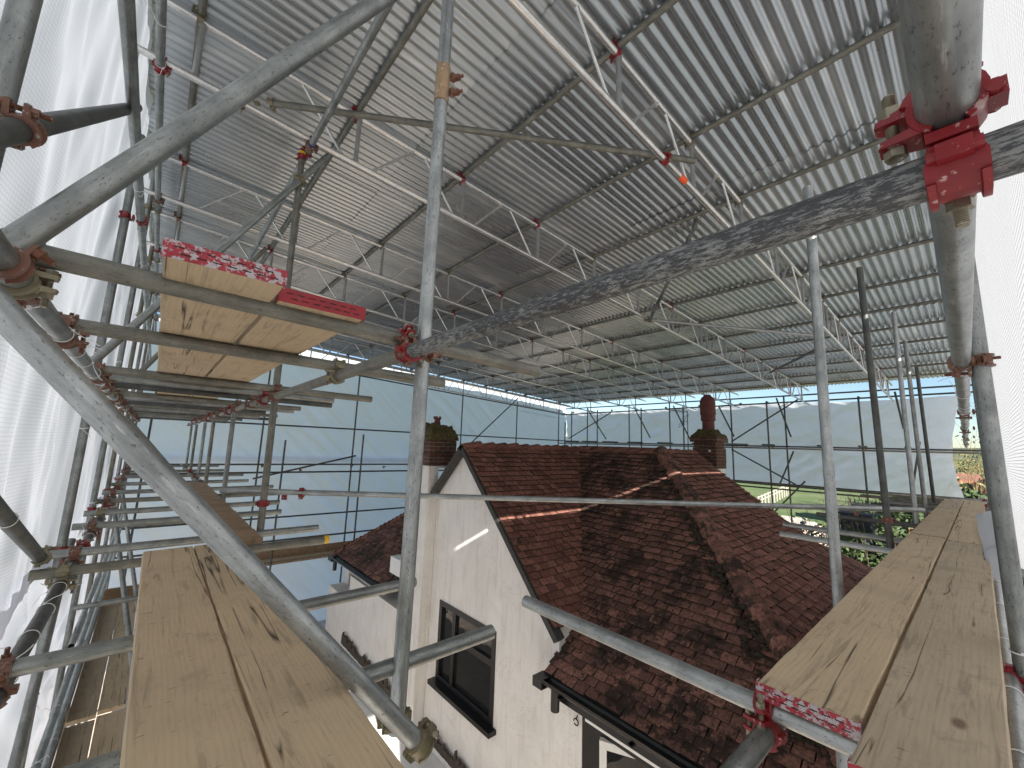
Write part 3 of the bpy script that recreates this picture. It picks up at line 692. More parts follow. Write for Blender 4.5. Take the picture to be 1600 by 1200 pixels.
mb = MB(); px_, py_ = 2.76, 4.64; pz_ = sz[4]-.03; mb.lathe([(.04, pz_), (.042, pz_+.05), (.034, pz_+.06), (.034, pz_+.075), (.05, pz_+.085), (.05, pz_+.095), (.04, pz_+.10)], 14, 0, (px_, py_, 0))
for k in range(5): a = k*1.257; mb.box((px_+math.cos(a)*.04-.01, py_+math.sin(a)*.04-.01, pz_+.095), (px_+math.cos(a)*.04+.01, py_+math.sin(a)*.04+.01, pz_+.12))
hpart(mb, 'chimney_pot', M['clay'])
a0, b0 = Vector((6.000, 2.780, -0.296)), Vector((6.000, 2.454, -0.272))
qx0, qx1, qy0, qy1 = 6.0, 6.34, b0.y, a0.y
zb, z1_, z2_, z3_ = a0.z-.6, (6.000, 2.539, -0.207)[2], (6.000, 2.526, 0.145)[2], (6.000, 2.517, 0.373)[2]
mb = MB(); mb.box((qx0+.01, qy0+.01, zb), (qx1-.01, qy1-.01, z1_)); hpart(mb, 'chimney_base', M['white'], 'flaking white painted foot of the taller chimney')
mb = MB(); mb.box((qx0, qy0, z1_+.001), (qx1, qy1, z2_-.06)); mb.box((qx0+.01, qy0+.01, z2_-.058), (qx1-.01, qy1-.01, z2_+.02)); mb.box((qx0-.03, qy0-.03, z2_+.022), (qx1+.03, qy1+.03, z2_+.09)); hpart(mb, 'chimney_stack', M['brick'], 'taller brick chimney behind the hip')
mb = MB(); soldier(mb, qx0, qy0, qx1, qy1, z1_+.08, z2_-.065); hpart(mb, 'soldier_course', M['brick'])
mb = MB(); mound(mb, qx0-.02, qy0-.02, qx1+.02, qy1+.02, z2_+.093, .14, 6); hpart(mb, 'flaunching', M['moss'])
mb = MB(); zz = z3_-.03; zt_ = (6.200, 2.583, 0.874)[2]; hh = zt_-zz
mb.lathe([(.085, zz), (.082, zz+.25*hh), (.1, zz+.27*hh), (.1, zz+.42*hh), (.108, zz+.44*hh), (.108, zz+.78*hh), (.09, zz+.9*hh), (.05, zz+.97*hh), (.05, zz+hh), (.02, zz+hh)], 18, 0, (6.17, (qy0+qy1)/2, 0)); smooth_auto(hpart(mb, 'chimney_pot', M['clay'], 'tall red clay pot with a hooded top'), 35)
mb = MB(); mb.box((qx0-.008, qy0+.07, z2_-.12), (qx0-.006, qy0+.1, z2_-.09)); hpart(mb, 'stack_tag', M['white'])
# aerial
ar = empty('tv_aerial', (10.600, 5.043, -0.451), 'thin lattice tv aerial on a pole left of the taller chimney', 'aerial')
p_ = Vector(ar.location); top = Vector((10.600, 5.030, 1.107)); mb = MB(); mb.cyl((0, 0, -.2), top-p_, .011, 8); mb.obj('pole', M['galv_d'], ar)
mb = MB(); q = Vector((10.600, 5.644, 1.169))-p_; a_ = top-p_-Vector((0, 0, .03)); mb.cyl(a_, q, .008, 6)
for k in range(10): c_ = q+(a_-q)*(k/10); mb.cyl(c_+Vector((.03, .06, -.05)), c_-Vector((.03, .06, -.05)), .004, 5)
g0 = a_-Vector((0, .04, .06)); 
for k in range(4): mb.cyl(g0+Vector((0, k*.07, -k*.035)), g0+Vector((0, k*.07+.09, -k*.035-.26)), .004, 5); mb.cyl(g0+Vector((0, k*.03, -k*.085)), g0+Vector((0, .21+k*.03, -.1-k*.085)), .004, 5)
mb.obj('lattice', M['galv_d'], ar)

# ------------------------------------------------------------------ temporary roof: lattice beams, purlins, corrugated sheets
SL = -.053
def zt0(x): return 2.45+SL*x
BY = [1.44, 3.37, 5.42, 6.95, 9.03, 11.3, 13.15]
blab = ['lattice roof beam nearest the camera with an orange sticker on its lower chord', 'long lattice roof beam second from the camera', 'lattice roof beam third from the camera', 'lattice roof beam fourth from the camera', 'lattice roof beam fifth from the camera', 'lattice roof beam next to the rearmost one', 'rearmost lattice roof beam along the rear left sheeting']
PX = [-.13+1.127*k for k in range(14)]
root0 = empty('lattice_beam', (0, BY[0], 2.45), blab[0], 'roof beam', 'lattice beams of the temporary roof')
c0 = []
def chord(z, name):
    mb = MB(); n = 24; x0, x1 = -.45, 15.35; mb.cyl((x0, 0, SL*x0+z), (x1, 0, SL*x1+z), RT, n, inner=RT*.83); o = mb.obj(name, M['alu'], root0); smooth_auto(o); c0.append(o); return o
chord(0, 'bottom_chord'); chord(.45, 'top_chord')
def web(p, q, r, name, mat='alu'):
    mb = MB(); p, q = Vector(p), Vector(q); mb.cyl(p, q, r, 10)
    for e, d in ((p, (q-p).normalized()), (q, (p-q).normalized())): mb.cyl(e-d*.0, e+d*.02, r*1.35, 10)
    o = mb.obj(name, M[mat], root0); smooth_auto(o); c0.append(o)
posts = list(PX)
for j in (2, 6, 10): posts.append(PX[j]+.56)
posts = []
for k, x in enumerate(PX):
    posts.append(x+.02)
    if k in (7, 11): posts.append(x+.27)
for x in posts: web((x, 0, SL*x+.018), (x, 0, SL*x+.432), .019, 'post', 'alu_d')
posts.sort()
for a, b in zip(posts, posts[1:]):
    if b-a < .4: continue
    m = (a+b)/2; web((a+.16, 0, SL*(a+.16)+.018), (m-.04, 0, SL*m+.432), .0125, 'brace'); web((m+.1, 0, SL*(m+.1)+.432), (b-.12, 0, SL*(b-.12)+.018), .0125, 'brace')
beams = [root0]
for i in range(1, 7):
    r_ = root0.copy(); C.objects.link(r_); r_.location = (0, BY[i], 2.45); r_['label'] = blab[i]; beams.append(r_)
    for o in c0:
        if i == 6 and o.name.startswith('brace') and random.random() < 0: continue
        q_ = o.copy(); C.objects.link(q_); q_.parent = r_
        if i >= 5: q_.data = q_.data
mb = MB(); xs = 3.02; mb.cyl((xs, 0, SL*xs), (xs+.1, 0, SL*(xs+.1)), RT+.0012, 24, cap=False); o = mb.obj('sticker', M['orange'], root0); smooth_auto(o)
PZ = .5
for k, x in enumerate(PX):
    tube(('pur', k), f'roof purlin tube, {ORD[k]} from the left, under the corrugated sheets', (x, .06 if k < 8 else .1, 2.45+SL*x+PZ), (x, 13.3, 2.45+SL*x+PZ), 'galv_y', group='purlin tubes under the roof sheets')
rd = random.Random(4)
for k, x in enumerate(PX):
    for i, y in enumerate(BY):
        far_coupler((x, y, 2.45+SL*x+PZ), (0, 1, 0), (1, 0, 0), rd.choice(['red', 'zinc', 'zinc', 'rust', 'red']), f'coupler of the {ORD[k]} purlin on the {ORD[i]} lattice beam', 'couplers holding the purlins')
# corrugated sheets, each a part of the one roof
tr = empty('corrugated_roof', (7, 6.5, 2.9), 'temporary roof of lapped galvanised corrugated sheets over the house', 'roof')
PI_ = .0885; nw = 10; WY = PI_*nw; y0 = -.075; amp = .012; laps = [-.55, 1.72, 4.25, 6.8, 9.2, 11.7, 15.15]
prof = []
for k in range(nw*12+1+7):
    yy = k/12*PI_; s = math.sin(2*math.pi*k/12); prof.append((yy, amp*math.copysign(abs(s)**.62, s)))
for a in range(15):
    for b in range(6):
        xa, xb = laps[b]-(.12 if b else 0), laps[b+1]; rd2 = random.Random(a*7+b); up = .003*((a+b) % 2)+rd2.uniform(0, .001)
        vs = []; nx = 5
        for j in range(nx+1):
            x = xa+(xb-xa)*j/nx+(rd2.uniform(-.012, .012) if j in (0, nx) else 0)
            lift = (-.007 if j == 0 and b else 0)
            for yy, zz in prof:
                Y_ = y0+a*WY+yy; X_ = x; vs.append((X_-7, Y_-6.5, 2.45+SL*X_+PZ+RT+amp+.002+zz+up+lift+.0025*noise.noise(Vector((X_*1.3, Y_*1.1, a)))-2.9))
        m = len(prof); fs = [(j*m+i, j*m+i+1, (j+1)*m+i+1, (j+1)*m+i) for j in range(nx) for i in range(m-1)]
        o = new_obj('corrugated_sheet', vs, fs, M['tin'], tr, True)

# ------------------------------------------------------------------ sheeting
def V3(x, y, z): return Vector((x, y, z))
nz = noise.noise
def fold_left(a, b):      # a along y from -.5, b height
    y = a; d = .05*nz(V3(y*.9, b*.25, 1))+.045*rid(V3(y*2.2+b*.5, b*.35, 4))+.012*rid(V3(y*4.5-b*.8, b*.45, 9))
    d += .012*nz(V3(y*6, b*5, 2))*max(0, nz(V3(y*.8, b*.8, 7))-.1)*.8
    return d-.03*math.cos(a*3.14/1.9)**2
def fold_low(a, b):
    return .08*nz(V3(a*.8, b*.9, 11))+.07*rid(V3(a*1.1+b*1.4, b*1.0-a*.3, 5))+.03*rid(V3(a*2.6+b*3.2, b*2.4, 8))
def eleft(a, b):
    return a, b+(.05*math.sin(a*3.3)+.04*nz(V3(a*2, 0, 3)))*(1 if b < .01 else 0)
sheet('white_sheeting', 'tall translucent white sheet hanging behind the left scaffold, above the lower flap', (-.44, -.5, -.95), (0, 1, 0), (0, 0, 1), 300, 90, fold_left, 'sheet', 14.3, 4.0, (1, 0, 0), 'white sheeting round the scaffold', eleft)
sheet('white_sheeting', 'loose crumpled white sheet hanging low on the left outside the scaffold', (-.53, -.5, -5.5), (0, 1, 0), (0, 0, 1), 240, 100, fold_low, 'sheet', 14.3, 4.72, (1, 0, 0), 'white sheeting round the scaffold')
def fold_right(a, b): return .012*nz(V3(a*1.5, b*1.2, 21))+.008*rid(V3(a*1.8+b, b*.7, 24))
sheet('white_sheeting', 'upper white mesh sheet behind the right hand ledger, above the gap', (-.5, -.20, 1.635), (1, 0, 0), (0, 0, 1), 180, 40, fold_right, 'sheetr', 18., 1.43, (0, 1, 0), 'white sheeting round the scaffold')  # right hand sheets overrun the rear corner, added length shading the rear sheet
sheet('white_sheeting', 'white mesh sheet beside the right hand boards and standards', (-.5, -.14, -.85), (1, 0, 0), (0, 0, 1), 180, 50, fold_right, 'sheetr', 18., 2.42, (0, 1, 0), 'white sheeting round the scaffold')
sheet('white_sheeting', 'closed part of the right hand sheeting left of the gap', (-.5, -.137, 1.57), (1, 0, 0), (0, 0, 1), 20, 4, lambda a, b: 0, 'sheetr', 1.9, .065, (0, 1, 0), 'white sheeting round the scaffold')
sheet('white_sheeting', 'closed part of the right hand sheeting beyond the gap', (7.8, -.137, 1.57), (1, 0, 0), (0, 0, 1), 60, 4, lambda a, b: 0, 'sheetr', 9.7, .065, (0, 1, 0), 'white sheeting round the scaffold')
sheet('black_netting', 'black speckled netting low behind the right hand standards', (.6, -.19, -3.6), (1, 0, 0), (0, 0, 1), 60, 30, fold_right, 'sheetblack', 9, 2.85, (0, 1, 0))
def fold_bl(a, b):
    d = .07*rid(V3(a*1.3+b*1.3, b*.4, 31))*(.7+.6*nz(V3(a*.3, b*.3, 2)))+.03*rid(V3(a*3.4+b*3.6, b*.7, 33))+.014*rid(V3(a*7+b*7, b*1.2, 36))+.04*nz(V3(a*.4, b*.5, 35))
    return d+.012*math.exp(-((b-1.35)/.05)**2)+.006*nz(V3(a*14, b*3, 4))*math.exp(-((b-1.5)/.2)**2)
def ebl(a, b): return a, b+((-.053*a) if b > 3.0 else -.053*a*max(0, b/3.2))
sheet('white_sheeting', 'bluish white sheet closing the rear left side above the tiled roofs', (-.5, 13.66, -.72), (1, 0, 0), (0, 0, 1), 330, 80, fold_bl, 'sheetb', 16.2, 3.78, (0, 1, 0), 'white sheeting round the scaffold', ebl)
sheet('white_sheeting', 'bluish white sheet hanging lower down on the rear left side', (-.5, 13.78, -5.5), (1, 0, 0), (0, 0, 1), 260, 80, lambda a, b: 1.3*fold_bl(a+3, b*1.0), 'sheetb', 16.2, 4.98, (0, 1, 0), 'white sheeting round the scaffold')
def fold_br(a, b):
    c = Vector((a-2.9, b-1.35)); an = math.atan2(c.y, c.x)
    star = .06*rid(V3(math.cos(an)*2.2+4, math.sin(an)*2.2, 1))*math.exp(-c.length*.7)
    e = .05*rid(V3(a*.9, b*1.9, 41))+.045*rid(V3(a*1.6+b*2.2, b*1.3, 43))+.02*rid(V3(a*4-b*3, b*2.5, 47))
    seam = .03*nz(V3(a*6, 0, 5))*math.exp(-((b-.95)/.07)**2)+.03*nz(V3(a*6, 3, 5))*math.exp(-((b-1.9)/.07)**2)
    flut = .08*rid(V3(a*3.2+b*1.2, b*.4, 45))*max(0, 1-a/1.6)
    return star+e+seam+flut+.03*nz(V3(a*.6, b*.6, 3))
def ebr(a, b):
    t_ = min(1, a/1.3); return a+(1-t_)*(.16*math.sin(b*1.3+.3)+.05*nz(V3(b*2, 0, 1))-.12), b-.05*math.sin(a*.9)*(b/2.7)+(-.07*nz(V3(a*.8, 1, 1)) if b < .02 else 0)
sheet('white_sheeting', 'creased white sheet across the rear right side with sky above it', (15.55, .42, -.93), (0, 1, 0), (0, 0, 1), 260, 80, fold_br, 'sheetb', 13.2, 2.68, (1, 0, 0), 'white sheeting round the scaffold', ebr)
# folded sheet corner by the right boards
mb = MB(); a_ = Vector((6.536, 0.082, -0.520)); b_ = Vector((5.916, -0.040, -0.420)); c_ = Vector((3.513, 0.027, -0.620)); d_ = Vector((3.585, -0.037, -0.600))
vs = []; n = 8
for j in range(n+1):
    for i in range(n+1):
        p = a_.lerp(b_, i/n).lerp(c_.lerp(d_, i/n), j/n); vs.append(p+Vector((0, .01*nz(p*9), .015*nz(p*12))))
o = new_obj('sheet_flap', vs, [(j*(n+1)+i, j*(n+1)+i+1, (j+1)*(n+1)+i+1, (j+1)*(n+1)+i) for j in range(n) for i in range(n)], M['sheet'], smooth=True)
tag(o, 'folded corner of white sheet lying against the right hand boards', 'sheeting')

# ------------------------------------------------------------------ near scaffold
aa, ab = Vector((.576, -.011, .378)), Vector((2.794, 0.020, 0.372)); dA = (ab-aa)/(ab.x-aa.x)
tube('A', 'big galvanised ledger running overhead along the right hand side', aa+dA*(-.9-aa.x), aa+dA*(13-aa.x), 'galv', near=True)
tube('B', 'tube with flaking black paint crossing the middle of the view', (.604, -.45, .312), (.60, 1.214, .297), 'worn', near=True)
tube('B2', 'inner left ledger carrying on from the black flaked tube', (.603, 1.214+.0, .2965), (.612, 13.2, .235), 'galv_y', near=True)
tube('L', 'outer left ledger wrapped with cable ties at head height', (-.226, -.3, .302), (-.30, 4.4, .296), 'galv', near=True)
tube('Lb', 'far length of the outer left head height ledger', (-.30, 4.4, .296), (-.33, 13.3, .28), 'galv')
tube('C1', 'horizontal tube under the red ended boards, its sawn end right of the middle pole', (-.29, 1.262, .362), (1.242, 1.262, .334), 'galv_y', near=True)
tube('C2', 'second crossing tube under the raised boards, ending behind the middle pole', (-.29, 1.93, .343), (1.17, 1.93, .333), 'galv_y', near=True)
tube('P', 'tall bright upright pole crossing the middle of the view', (.66, 1.232, -.86), (.66, 1.232, 1.37), 'galv_l', near=True)
tube('P2', 'upper length of the middle upright pole above the rusty sleeve', (.66, 1.232, 1.37), (.66, 1.232, 2.38), 'galv_l', near=True)
tube('D', 'big diagonal brace crossing the left boards down to the middle pole', (-.42, 1.1, .425), (.66, 1.1, -.825), 'galv_l', near=True)
tube('E', 'big diagonal brace rising from the left ledger to the roof', (-.335, 1.14, .17), (.86, 1.14, 2.27), 'galv', near=True)
tube('F', 'near upright at the top left corner of the view', (-.345, 1.33, -2.6), (-.345, 1.33, 3.0), 'galv', near=True)
tube('FB', 'short raking brace against the white sheeting at top left', (-.31, 1.12, .5), (-.3, 2.85, 1.75), 'galv_d', near=True)
tube('G2', 'high ledger running back along the left sheeting with a red coupler', (-.27, .9, 1.5), (-.29, 13.2, 1.68), 'galv', near=True)
tube('G3', 'topmost left ledger that the lattice roof beams rest on', (-.28, 1.0, 2.42), (-.30, 13.3, 2.40), 'galv', near=True)
tube('M1', 'inner high ledger under the roof beams on the left', (.66, .8, 2.37), (.66, 7.4, 2.36), 'galv')
tube('M3', 'transverse brace from the left ledger up to the inner high ledger', (-.36, 3.44, .36), (.80, 3.44, 2.38), 'galv')
tube('M3b', 'further transverse brace parallel to the first, behind the raised boards', (-.34, 5.7, .36), (.76, 5.7, 2.36), 'galv_y')
tube('M3c', 'third transverse brace deep in the left scaffold', (-.34, 7.5, .36), (.74, 7.5, 2.34), 'galv_y')
tube('S0', 'inner left upright standing beyond the middle pole, up to the roof beams', (.665, 3.48, -.82), (.625, 3.48, 2.3), 'galv_y')
tube('M5', 'brown crossing tube lying on the lower chords of the two nearest beams', (.34, 3.25, 2.47), (2.98, 1.29, 2.32), 'galv_y')
tube('M6', 'black ended brace hanging between the nearest roof beams', (4.133, 1.500, 2.976), (5.748, 3.300, 2.090), 'worn')
tube('M7', 'thin pale brace from the second beam to the nearest one', (5.748, 3.300, 2.090), (7.796, 1.500, 1.923), 'alu_d')
tube('M8', 'dark short brace below the second roof beam on the right', (7.733, 1.500, 1.722), (11.488, 3.300, 2.084), 'galv_d')
tube('H', 'long thin guard rail crossing in front of the tiled roof', (0.498, 4.398, -0.470), (5.750, 0.413, -0.470), 'galv_l', near=True)
tube('LB', 'brace coming down from the near left to the second outer upright', (-.36, 1.7, -.1), (-.34, 3.06, -.62), 'galv_d', near=True)
tube('T0', 'lower crossing tube under the end of the right hand boards', (1.315, 1.37, -.668), (1.33, -.3, -.664), 'galv_l', near=True)
tube('K', 'lower right ledger disappearing under the board ends', (.35, .435, -.722), (12, .46, -.73), 'galv', near=True)
tube('KS', 'upright just visible below the right hand board ends', (1.47, .3, -4.6), (1.47, .3, -.69), 'galv_l')
tube('A2', 'outer ledger beside the right hand boards with yellow and red couplers', (.8, .0, -.705), (13, .012, -.7), 'galv_l', near=True)
tube('L2', 'lower left outer ledger with many cable ties', (-.235, .4, -.75), (-.31, 13.2, -.74), 'galv_d', near=True)
tube('K2', 'inner lower ledger beyond the left hand boards', (.60, 3.44, -.73), (.60, 13.2, -.74), 'galv', near=True)
for k, (z, y0_) in enumerate(((-2.52, 3.2), (-2.15, 4.0), (-1.80, 5.2))):
    tube(('LL', k), f'{ORD[k]} of the low outer left ledgers counting from the bottom', (-.3, y0_, z), (-.3, 13.2, z), 'galv')
sl = MB(); sl.cyl((0, 0, 0), (0, 0, .155), RT+.0035, 28, inner=RT); 
sv = empty('sleeve_coupler', (.66, 1.232, 1.285), 'rust brown sleeve joining the two lengths of the middle pole', 'coupler')
o = sl.obj('sleeve', M['sleeve'], sv); smooth_auto(o)
for zz in (.045, .11):
    b_ = MB(); b_.box((.02, -.034, zz-.016), (.036, -.02, zz+.016)); b_.cyl((.03, -.02, zz), (.045, -.048, zz), .0125, 6); b_.cyl((.045, -.048, zz), (.052, -.062, zz), .006, 8); b_.obj('bolt', M['rust'], sv)
# uprights, left outer row
for k, (x, y, z0, z1, m) in enumerate(((-.36, 3.88, GZ, 2.2, 'galv'), (-.36, 5.68, GZ, 3.0, 'galv'), (-.36, 7.4, GZ, 3.0, 'galv_y'), (-.36, 9.2, GZ, 3., 'galv'), (-.36, 11.2, GZ, 3., 'galv_y'), (-.36, 13.0, GZ, 3., 'galv'))):
    tube(('so', k), f'outer left upright against the sheeting, {ORD[k+1]} counting from the near corner', (x+(.03 if k == 0 else 0), y-.1*(k == 0), z0), (x, y+.04*(k == 0), z1), m, group='outer left uprights', near=k < 2)
for k, y in enumerate((5.49, 7.5, 8.85, 10.75, 12.3)):
    tube(('si', k), f'short inner left upright under the raised ledger, {ORD[k]} beyond the tall one', (.655, y, -.8), (.64, y, .22 if k else .3), 'galv_y' if k % 2 else 'galv', group='short inner left uprights')
# upper transoms
for k, (y, xe) in enumerate(((3.2, 1.28), (3.62, 1.12), (4.15, 1.27), (5.0, 1.2), (5.6, 1.27), (6.4, 1.1), (7.15, 1.4), (8.0, 1.3), (8.6, 1.6), (9.8, 1.3), (11.0, 1.2), (12.2, 1.3))):
    tube(('cu', k), f'head height transom deep in the left scaffold, {ORD[k]} behind the raised boards\' near pair', (-.36, y, .345), (xe, y, .333), ['galv_y', 'galv', 'galv_d'][k % 3], group='upper transoms of the left scaffold', near=k < 3)
lowt = ((1.25, 1.03), (1.9, 1.06), (3.02, .98), (3.45, 1.05), (4.35, .98), (5.0, 1.1), (5.8, 1.25), (6.6, 1.35), (7.6, 1.2), (8.8, 1.3), (10, 1.2), (11.5, 1.2))
for k, (y, xe) in enumerate(lowt):
    tube(('cl', k), f'board level transom of the left scaffold, {ORD[k]} from the camera', (-.36, y, -.688), (xe, y, -.68), ['galv', 'galv', 'galv_y', 'galv'][k % 4], group='board level transoms of the left scaffold', near=k < 4)
mb = MB(); mb.cyl((.965, 3.02, -.6795), (.995, 3.02, -.6795), RT+.002, 20); tag(mb.obj('end_cap', M['yellow']), 'yellow plastic cap on the end of a left transom', 'cap')
# guard rails and braces inside the left scaffold
tube('br1', 'thin raking brace left of the short inner uprights', (-0.280, 6.674, 0.177), (0.488, 3.300, -0.703), 'galv_y')
for k, (p, q) in enumerate((((-.34, 4.2, -.75), (-.3, 2.6, -2.6)), ((-.33, 7.6, -.75), (.3, 4.9, -2.8)), ((-.33, 9.4, -.75), (.3, 6.6, -2.8)))):
    tube(('lbr', k), f'{ORD[k]} raking brace below the left boards', p, q, 'galv')
for k, (y, z, m) in enumerate(((5.4, -1.55, 'galv'), (7.0, -1.6, 'galv_y'), (9.2, -1.5, 'galv'))):
    tube(('lt', k), f'{ORD[k]} low crossing tube seen beneath the left boards', (-.36, y, z), (1.1, y, z), m)
# right inner uprights
pr = (((2.690, 0.520, 1.562), (2.620, 0.520, -0.693), 'galv_l'), ((4.520, 0.550, 1.684), (4.667, 0.550, -0.781), 'galv_d'), ((6.814, 0.550, 1.849), (6.733, 0.550, -0.724), 'galv_l'), ((7.870, 0.550, 1.688), (8.035, 0.550, -0.704), 'galv'), ((9.313, 0.550, 1.544), (9.620, 0.550, -0.677), 'galv_d'))
for k, (a, b, m) in enumerate(pr):
    tube(('p', k), f'{ORD[k]} upright along the inner edge of the right hand boards', (b[0], b[1], b[2]-.06), a, m, near=k < 2, group='inner uprights along the right hand boards')
ro = ((2.250, -0.034, -0.164), (4.410, -0.047, 0.566))
for k, (x, y) in enumerate(((ro[0][0], ro[0][1]), (ro[1][0], ro[1][1]), (6.4, -.05), (8.4, -.05), (10.4, -.05))):
    tube(('r', k), f'{ORD[k]} outer upright on the right, between the ledger and the white sheeting', (x, y, GZ), (x, y, 2.9 if k else 1.9), 'galv', near=k < 2, group='outer right uprights')
for k, (p, m) in enumerate((((4.212, 1.208, -0.668), 'galv_l'), ((4.828, 1.352, -0.668), 'galv'), ((6.096, 1.352, -0.668), 'galv_d'), ((8.035, 1.341, -0.668), 'galv'), ((10.080, 1.531, -0.668), 'galv_y'), ((11.553, 1.340, -0.668), 'galv'), ((8.3, 1.15, -.668), 'galv_d'), ((8.9, 1.05, -.668), 'galv'), ((9.5, 1.2, -.668), 'galv_y'), ((10.3, 1.1, -.668), 'galv_d'))):
    tube(('rt', k), f'board level transom of the right scaffold, {ORD[k]} beyond the tiled roof', p, (p[0], -.12, -.668), m, group='board level transoms of the right scaffold')

# ------------------------------------------------------------------ couplers
coupler('A', 'B', 'red', 'big bright red coupler joining the overhead right ledger to the black flaked tube', flip=(0, 0))
coupler('B', 'C1', 'red', 'red coupler just left of the middle pole on the black flaked tube', flip=(0, 1))
coupler((Vector((.6, 0, .297)), Vector((.6, 2, .297))), 'P', 'rust', 'rusty coupler behind the middle pole on the black flaked tube', flip=(1, 0))
coupler('L', 'C1', 'zinc', 'large corroded coupler at the left edge holding the first crossing tube', flip=(0, 0))
coupler('F', 'L', 'rust', 'large rusty coupler at the left edge holding the ledger on the near upright', flip=(1, 0))
coupler('F', 'FB', 'rust', 'rusty coupler with a long bolt on the near upright at top left')
coupler('L', 'C2', 'rust', 'brown coupler holding the second crossing tube on the left ledger', flip=(0, 0))
coupler('B2', 'C2', 'zinc', 'pale coupler on the second crossing tube left of the middle pole', flip=(1, 0))
coupler('D', 'P', 'zinc', 'pale coupler at the foot of the big diagonal brace', flip=(0, 1))
coupler('E', 'L', 'rust', 'coupler at the lower end of the rising brace on the left')
coupler('T0', 'K', 'red', 'red coupler under the red end of the right hand boards', flip=(1, 1))
coupler('H', ('p', 1), 'rust', 'orange brown coupler holding the thin guard rail on the second right upright', flip=(0, 1))
coupler('H', 'S0', 'red', 'coupler holding the thin guard rail on the tall inner left upright')
coupler('G2', ('so', 0), 'red', 'red coupler tying the high left ledger to the outer upright')
coupler('LB', ('so', 0), 'zinc', 'pale swivel coupler on the second outer left upright')
coupler('M3', 'S0', 'zinc', 'coupler where the transverse brace meets the tall inner upright')
coupler('M1', 'S0', 'red', 'red coupler at the head of the tall inner left upright')
coupler('A2', 'T0', 'zinc', 'yellow coupler beside the right hand boards')
coupler('A2', ('r', 0), 'red', 'red coupler on the outer right ledger beside the boards')
coupler('A', ('r', 0), 'rust', 'rust brown coupler on the overhead right ledger at the first outer upright')
coupler('A', ('r', 1), 'rust', 'smaller rust brown coupler on the overhead right ledger at the second upright')
for k in range(2, 5): coupler('A', ('r', k), 'rust', f'distant coupler of the overhead right ledger at the {ORD[k]} outer upright')
for k in range(0, 12):
    if k != 0: coupler('L2', ('cl', k), ['rust', 'rust', 'zinc'][k % 3], f'coupler of the {ORD[k]} board level transom on the lower left ledger', 'couplers on the lower left ledger', flip=(k % 2, 0))
    p, q, _ = TUBES[('cu', k)]; coupler(('Lb' if p.y > 4.4 else 'L'), ('cu', k), ['rust', 'rust', 'zinc'][k % 3], f'coupler of the {ORD[k]} deeper head height transom on the outer ledger', 'couplers on the outer head height ledger', flip=(0, k % 2))
    coupler('B2', ('cu', k), ['rust', 'red', 'rust'][k % 3], f'coupler of the {ORD[k]} deeper head height transom on the inner ledger', 'couplers on the inner head height ledger', flip=(1, 0))
for k in range(3, 12): coupler('K2', ('cl', k), ['rust', 'rust', 'red', 'zinc'][k % 4], f'coupler of the {ORD[k]} board level transom on the inner ledger', 'couplers on the inner board level ledger')
for k in range(1, 6): coupler(('so', k) if k < 6 else 0, 'Lb', 'rust', f'coupler tying the {ORD[k+1]} outer left upright to the head height ledger'); coupler(('so', k), 'L2', 'red', f'coupler tying the {ORD[k+1]} outer left upright to the lower ledger'); coupler(('so', k), 'G3', 'zinc', f'coupler tying the {ORD[k+1]} outer left upright to the top ledger'); 
for k in range(1, 4): coupler(('so', k), 'G2', 'zinc', f'coupler tying the {ORD[k+1]} outer left upright to the high ledger')
coupler(('so', 0), 'L2', 'red', 'red and black coupler of the lower left ledger on the second upright')
for i, y in enumerate(BY): coupler('G3', (Vector((-.6, y, 2.48)), Vector((.3, y, 2.435))), 'red' if i % 2 else 'rust', f'coupler holding the left end of the {ORD[i]} lattice beam on the top ledger', 'couplers at the left ends of the lattice beams')
coupler('M5', (Vector((-.3, 3.37, 2.466)), Vector((1.5, 3.37, 2.37))), 'bolt' if False else 'zinc', 'dark coupler holding the brown crossing tube on the second beam')
coupler('M5', (Vector((2, 1.44, 2.344)), Vector((4, 1.44, 2.238))), 'red', 'red coupler holding the brown crossing tube on the nearest beam')
coupler('M1', (Vector((-.3, 3.37, 2.466)), Vector((1.5, 3.37, 2.37))), 'rust', 'coupler holding the inner high ledger under the second beam')
coupler('M6', (Vector((4, 3.37, 2.238)), Vector((7, 3.37, 2.079))), 'zinc', 'brass coloured coupler where the braces meet on the second beam')
for k in range(6): coupler(('rt', k), 'A2', 'red', f'coupler of the {ORD[k]} right hand transom on the outer ledger', 'couplers of the right hand transoms')
mb = MB(); mb.cyl((0, 0, -.03), (0, 0, .03), RT+.0015, 20); o = mb.obj('tape', M['blue']); smooth_auto(o); o.location = (.66, 3.36, 2.362); o.rotation_euler = (R(90), 0, 0); tag(o, 'blue tape wrapped round the inner high ledger', 'tape')
mb = MB(); mb.cyl((0, 0, 0), (0, 0, .05), RT+.002, 20); o = mb.obj('end_cap', M['yellow']); smooth_auto(o); o.location = (.627, 3.48, 2.3); tag(o, 'yellow mark at the top of the tall inner left upright', 'cap')

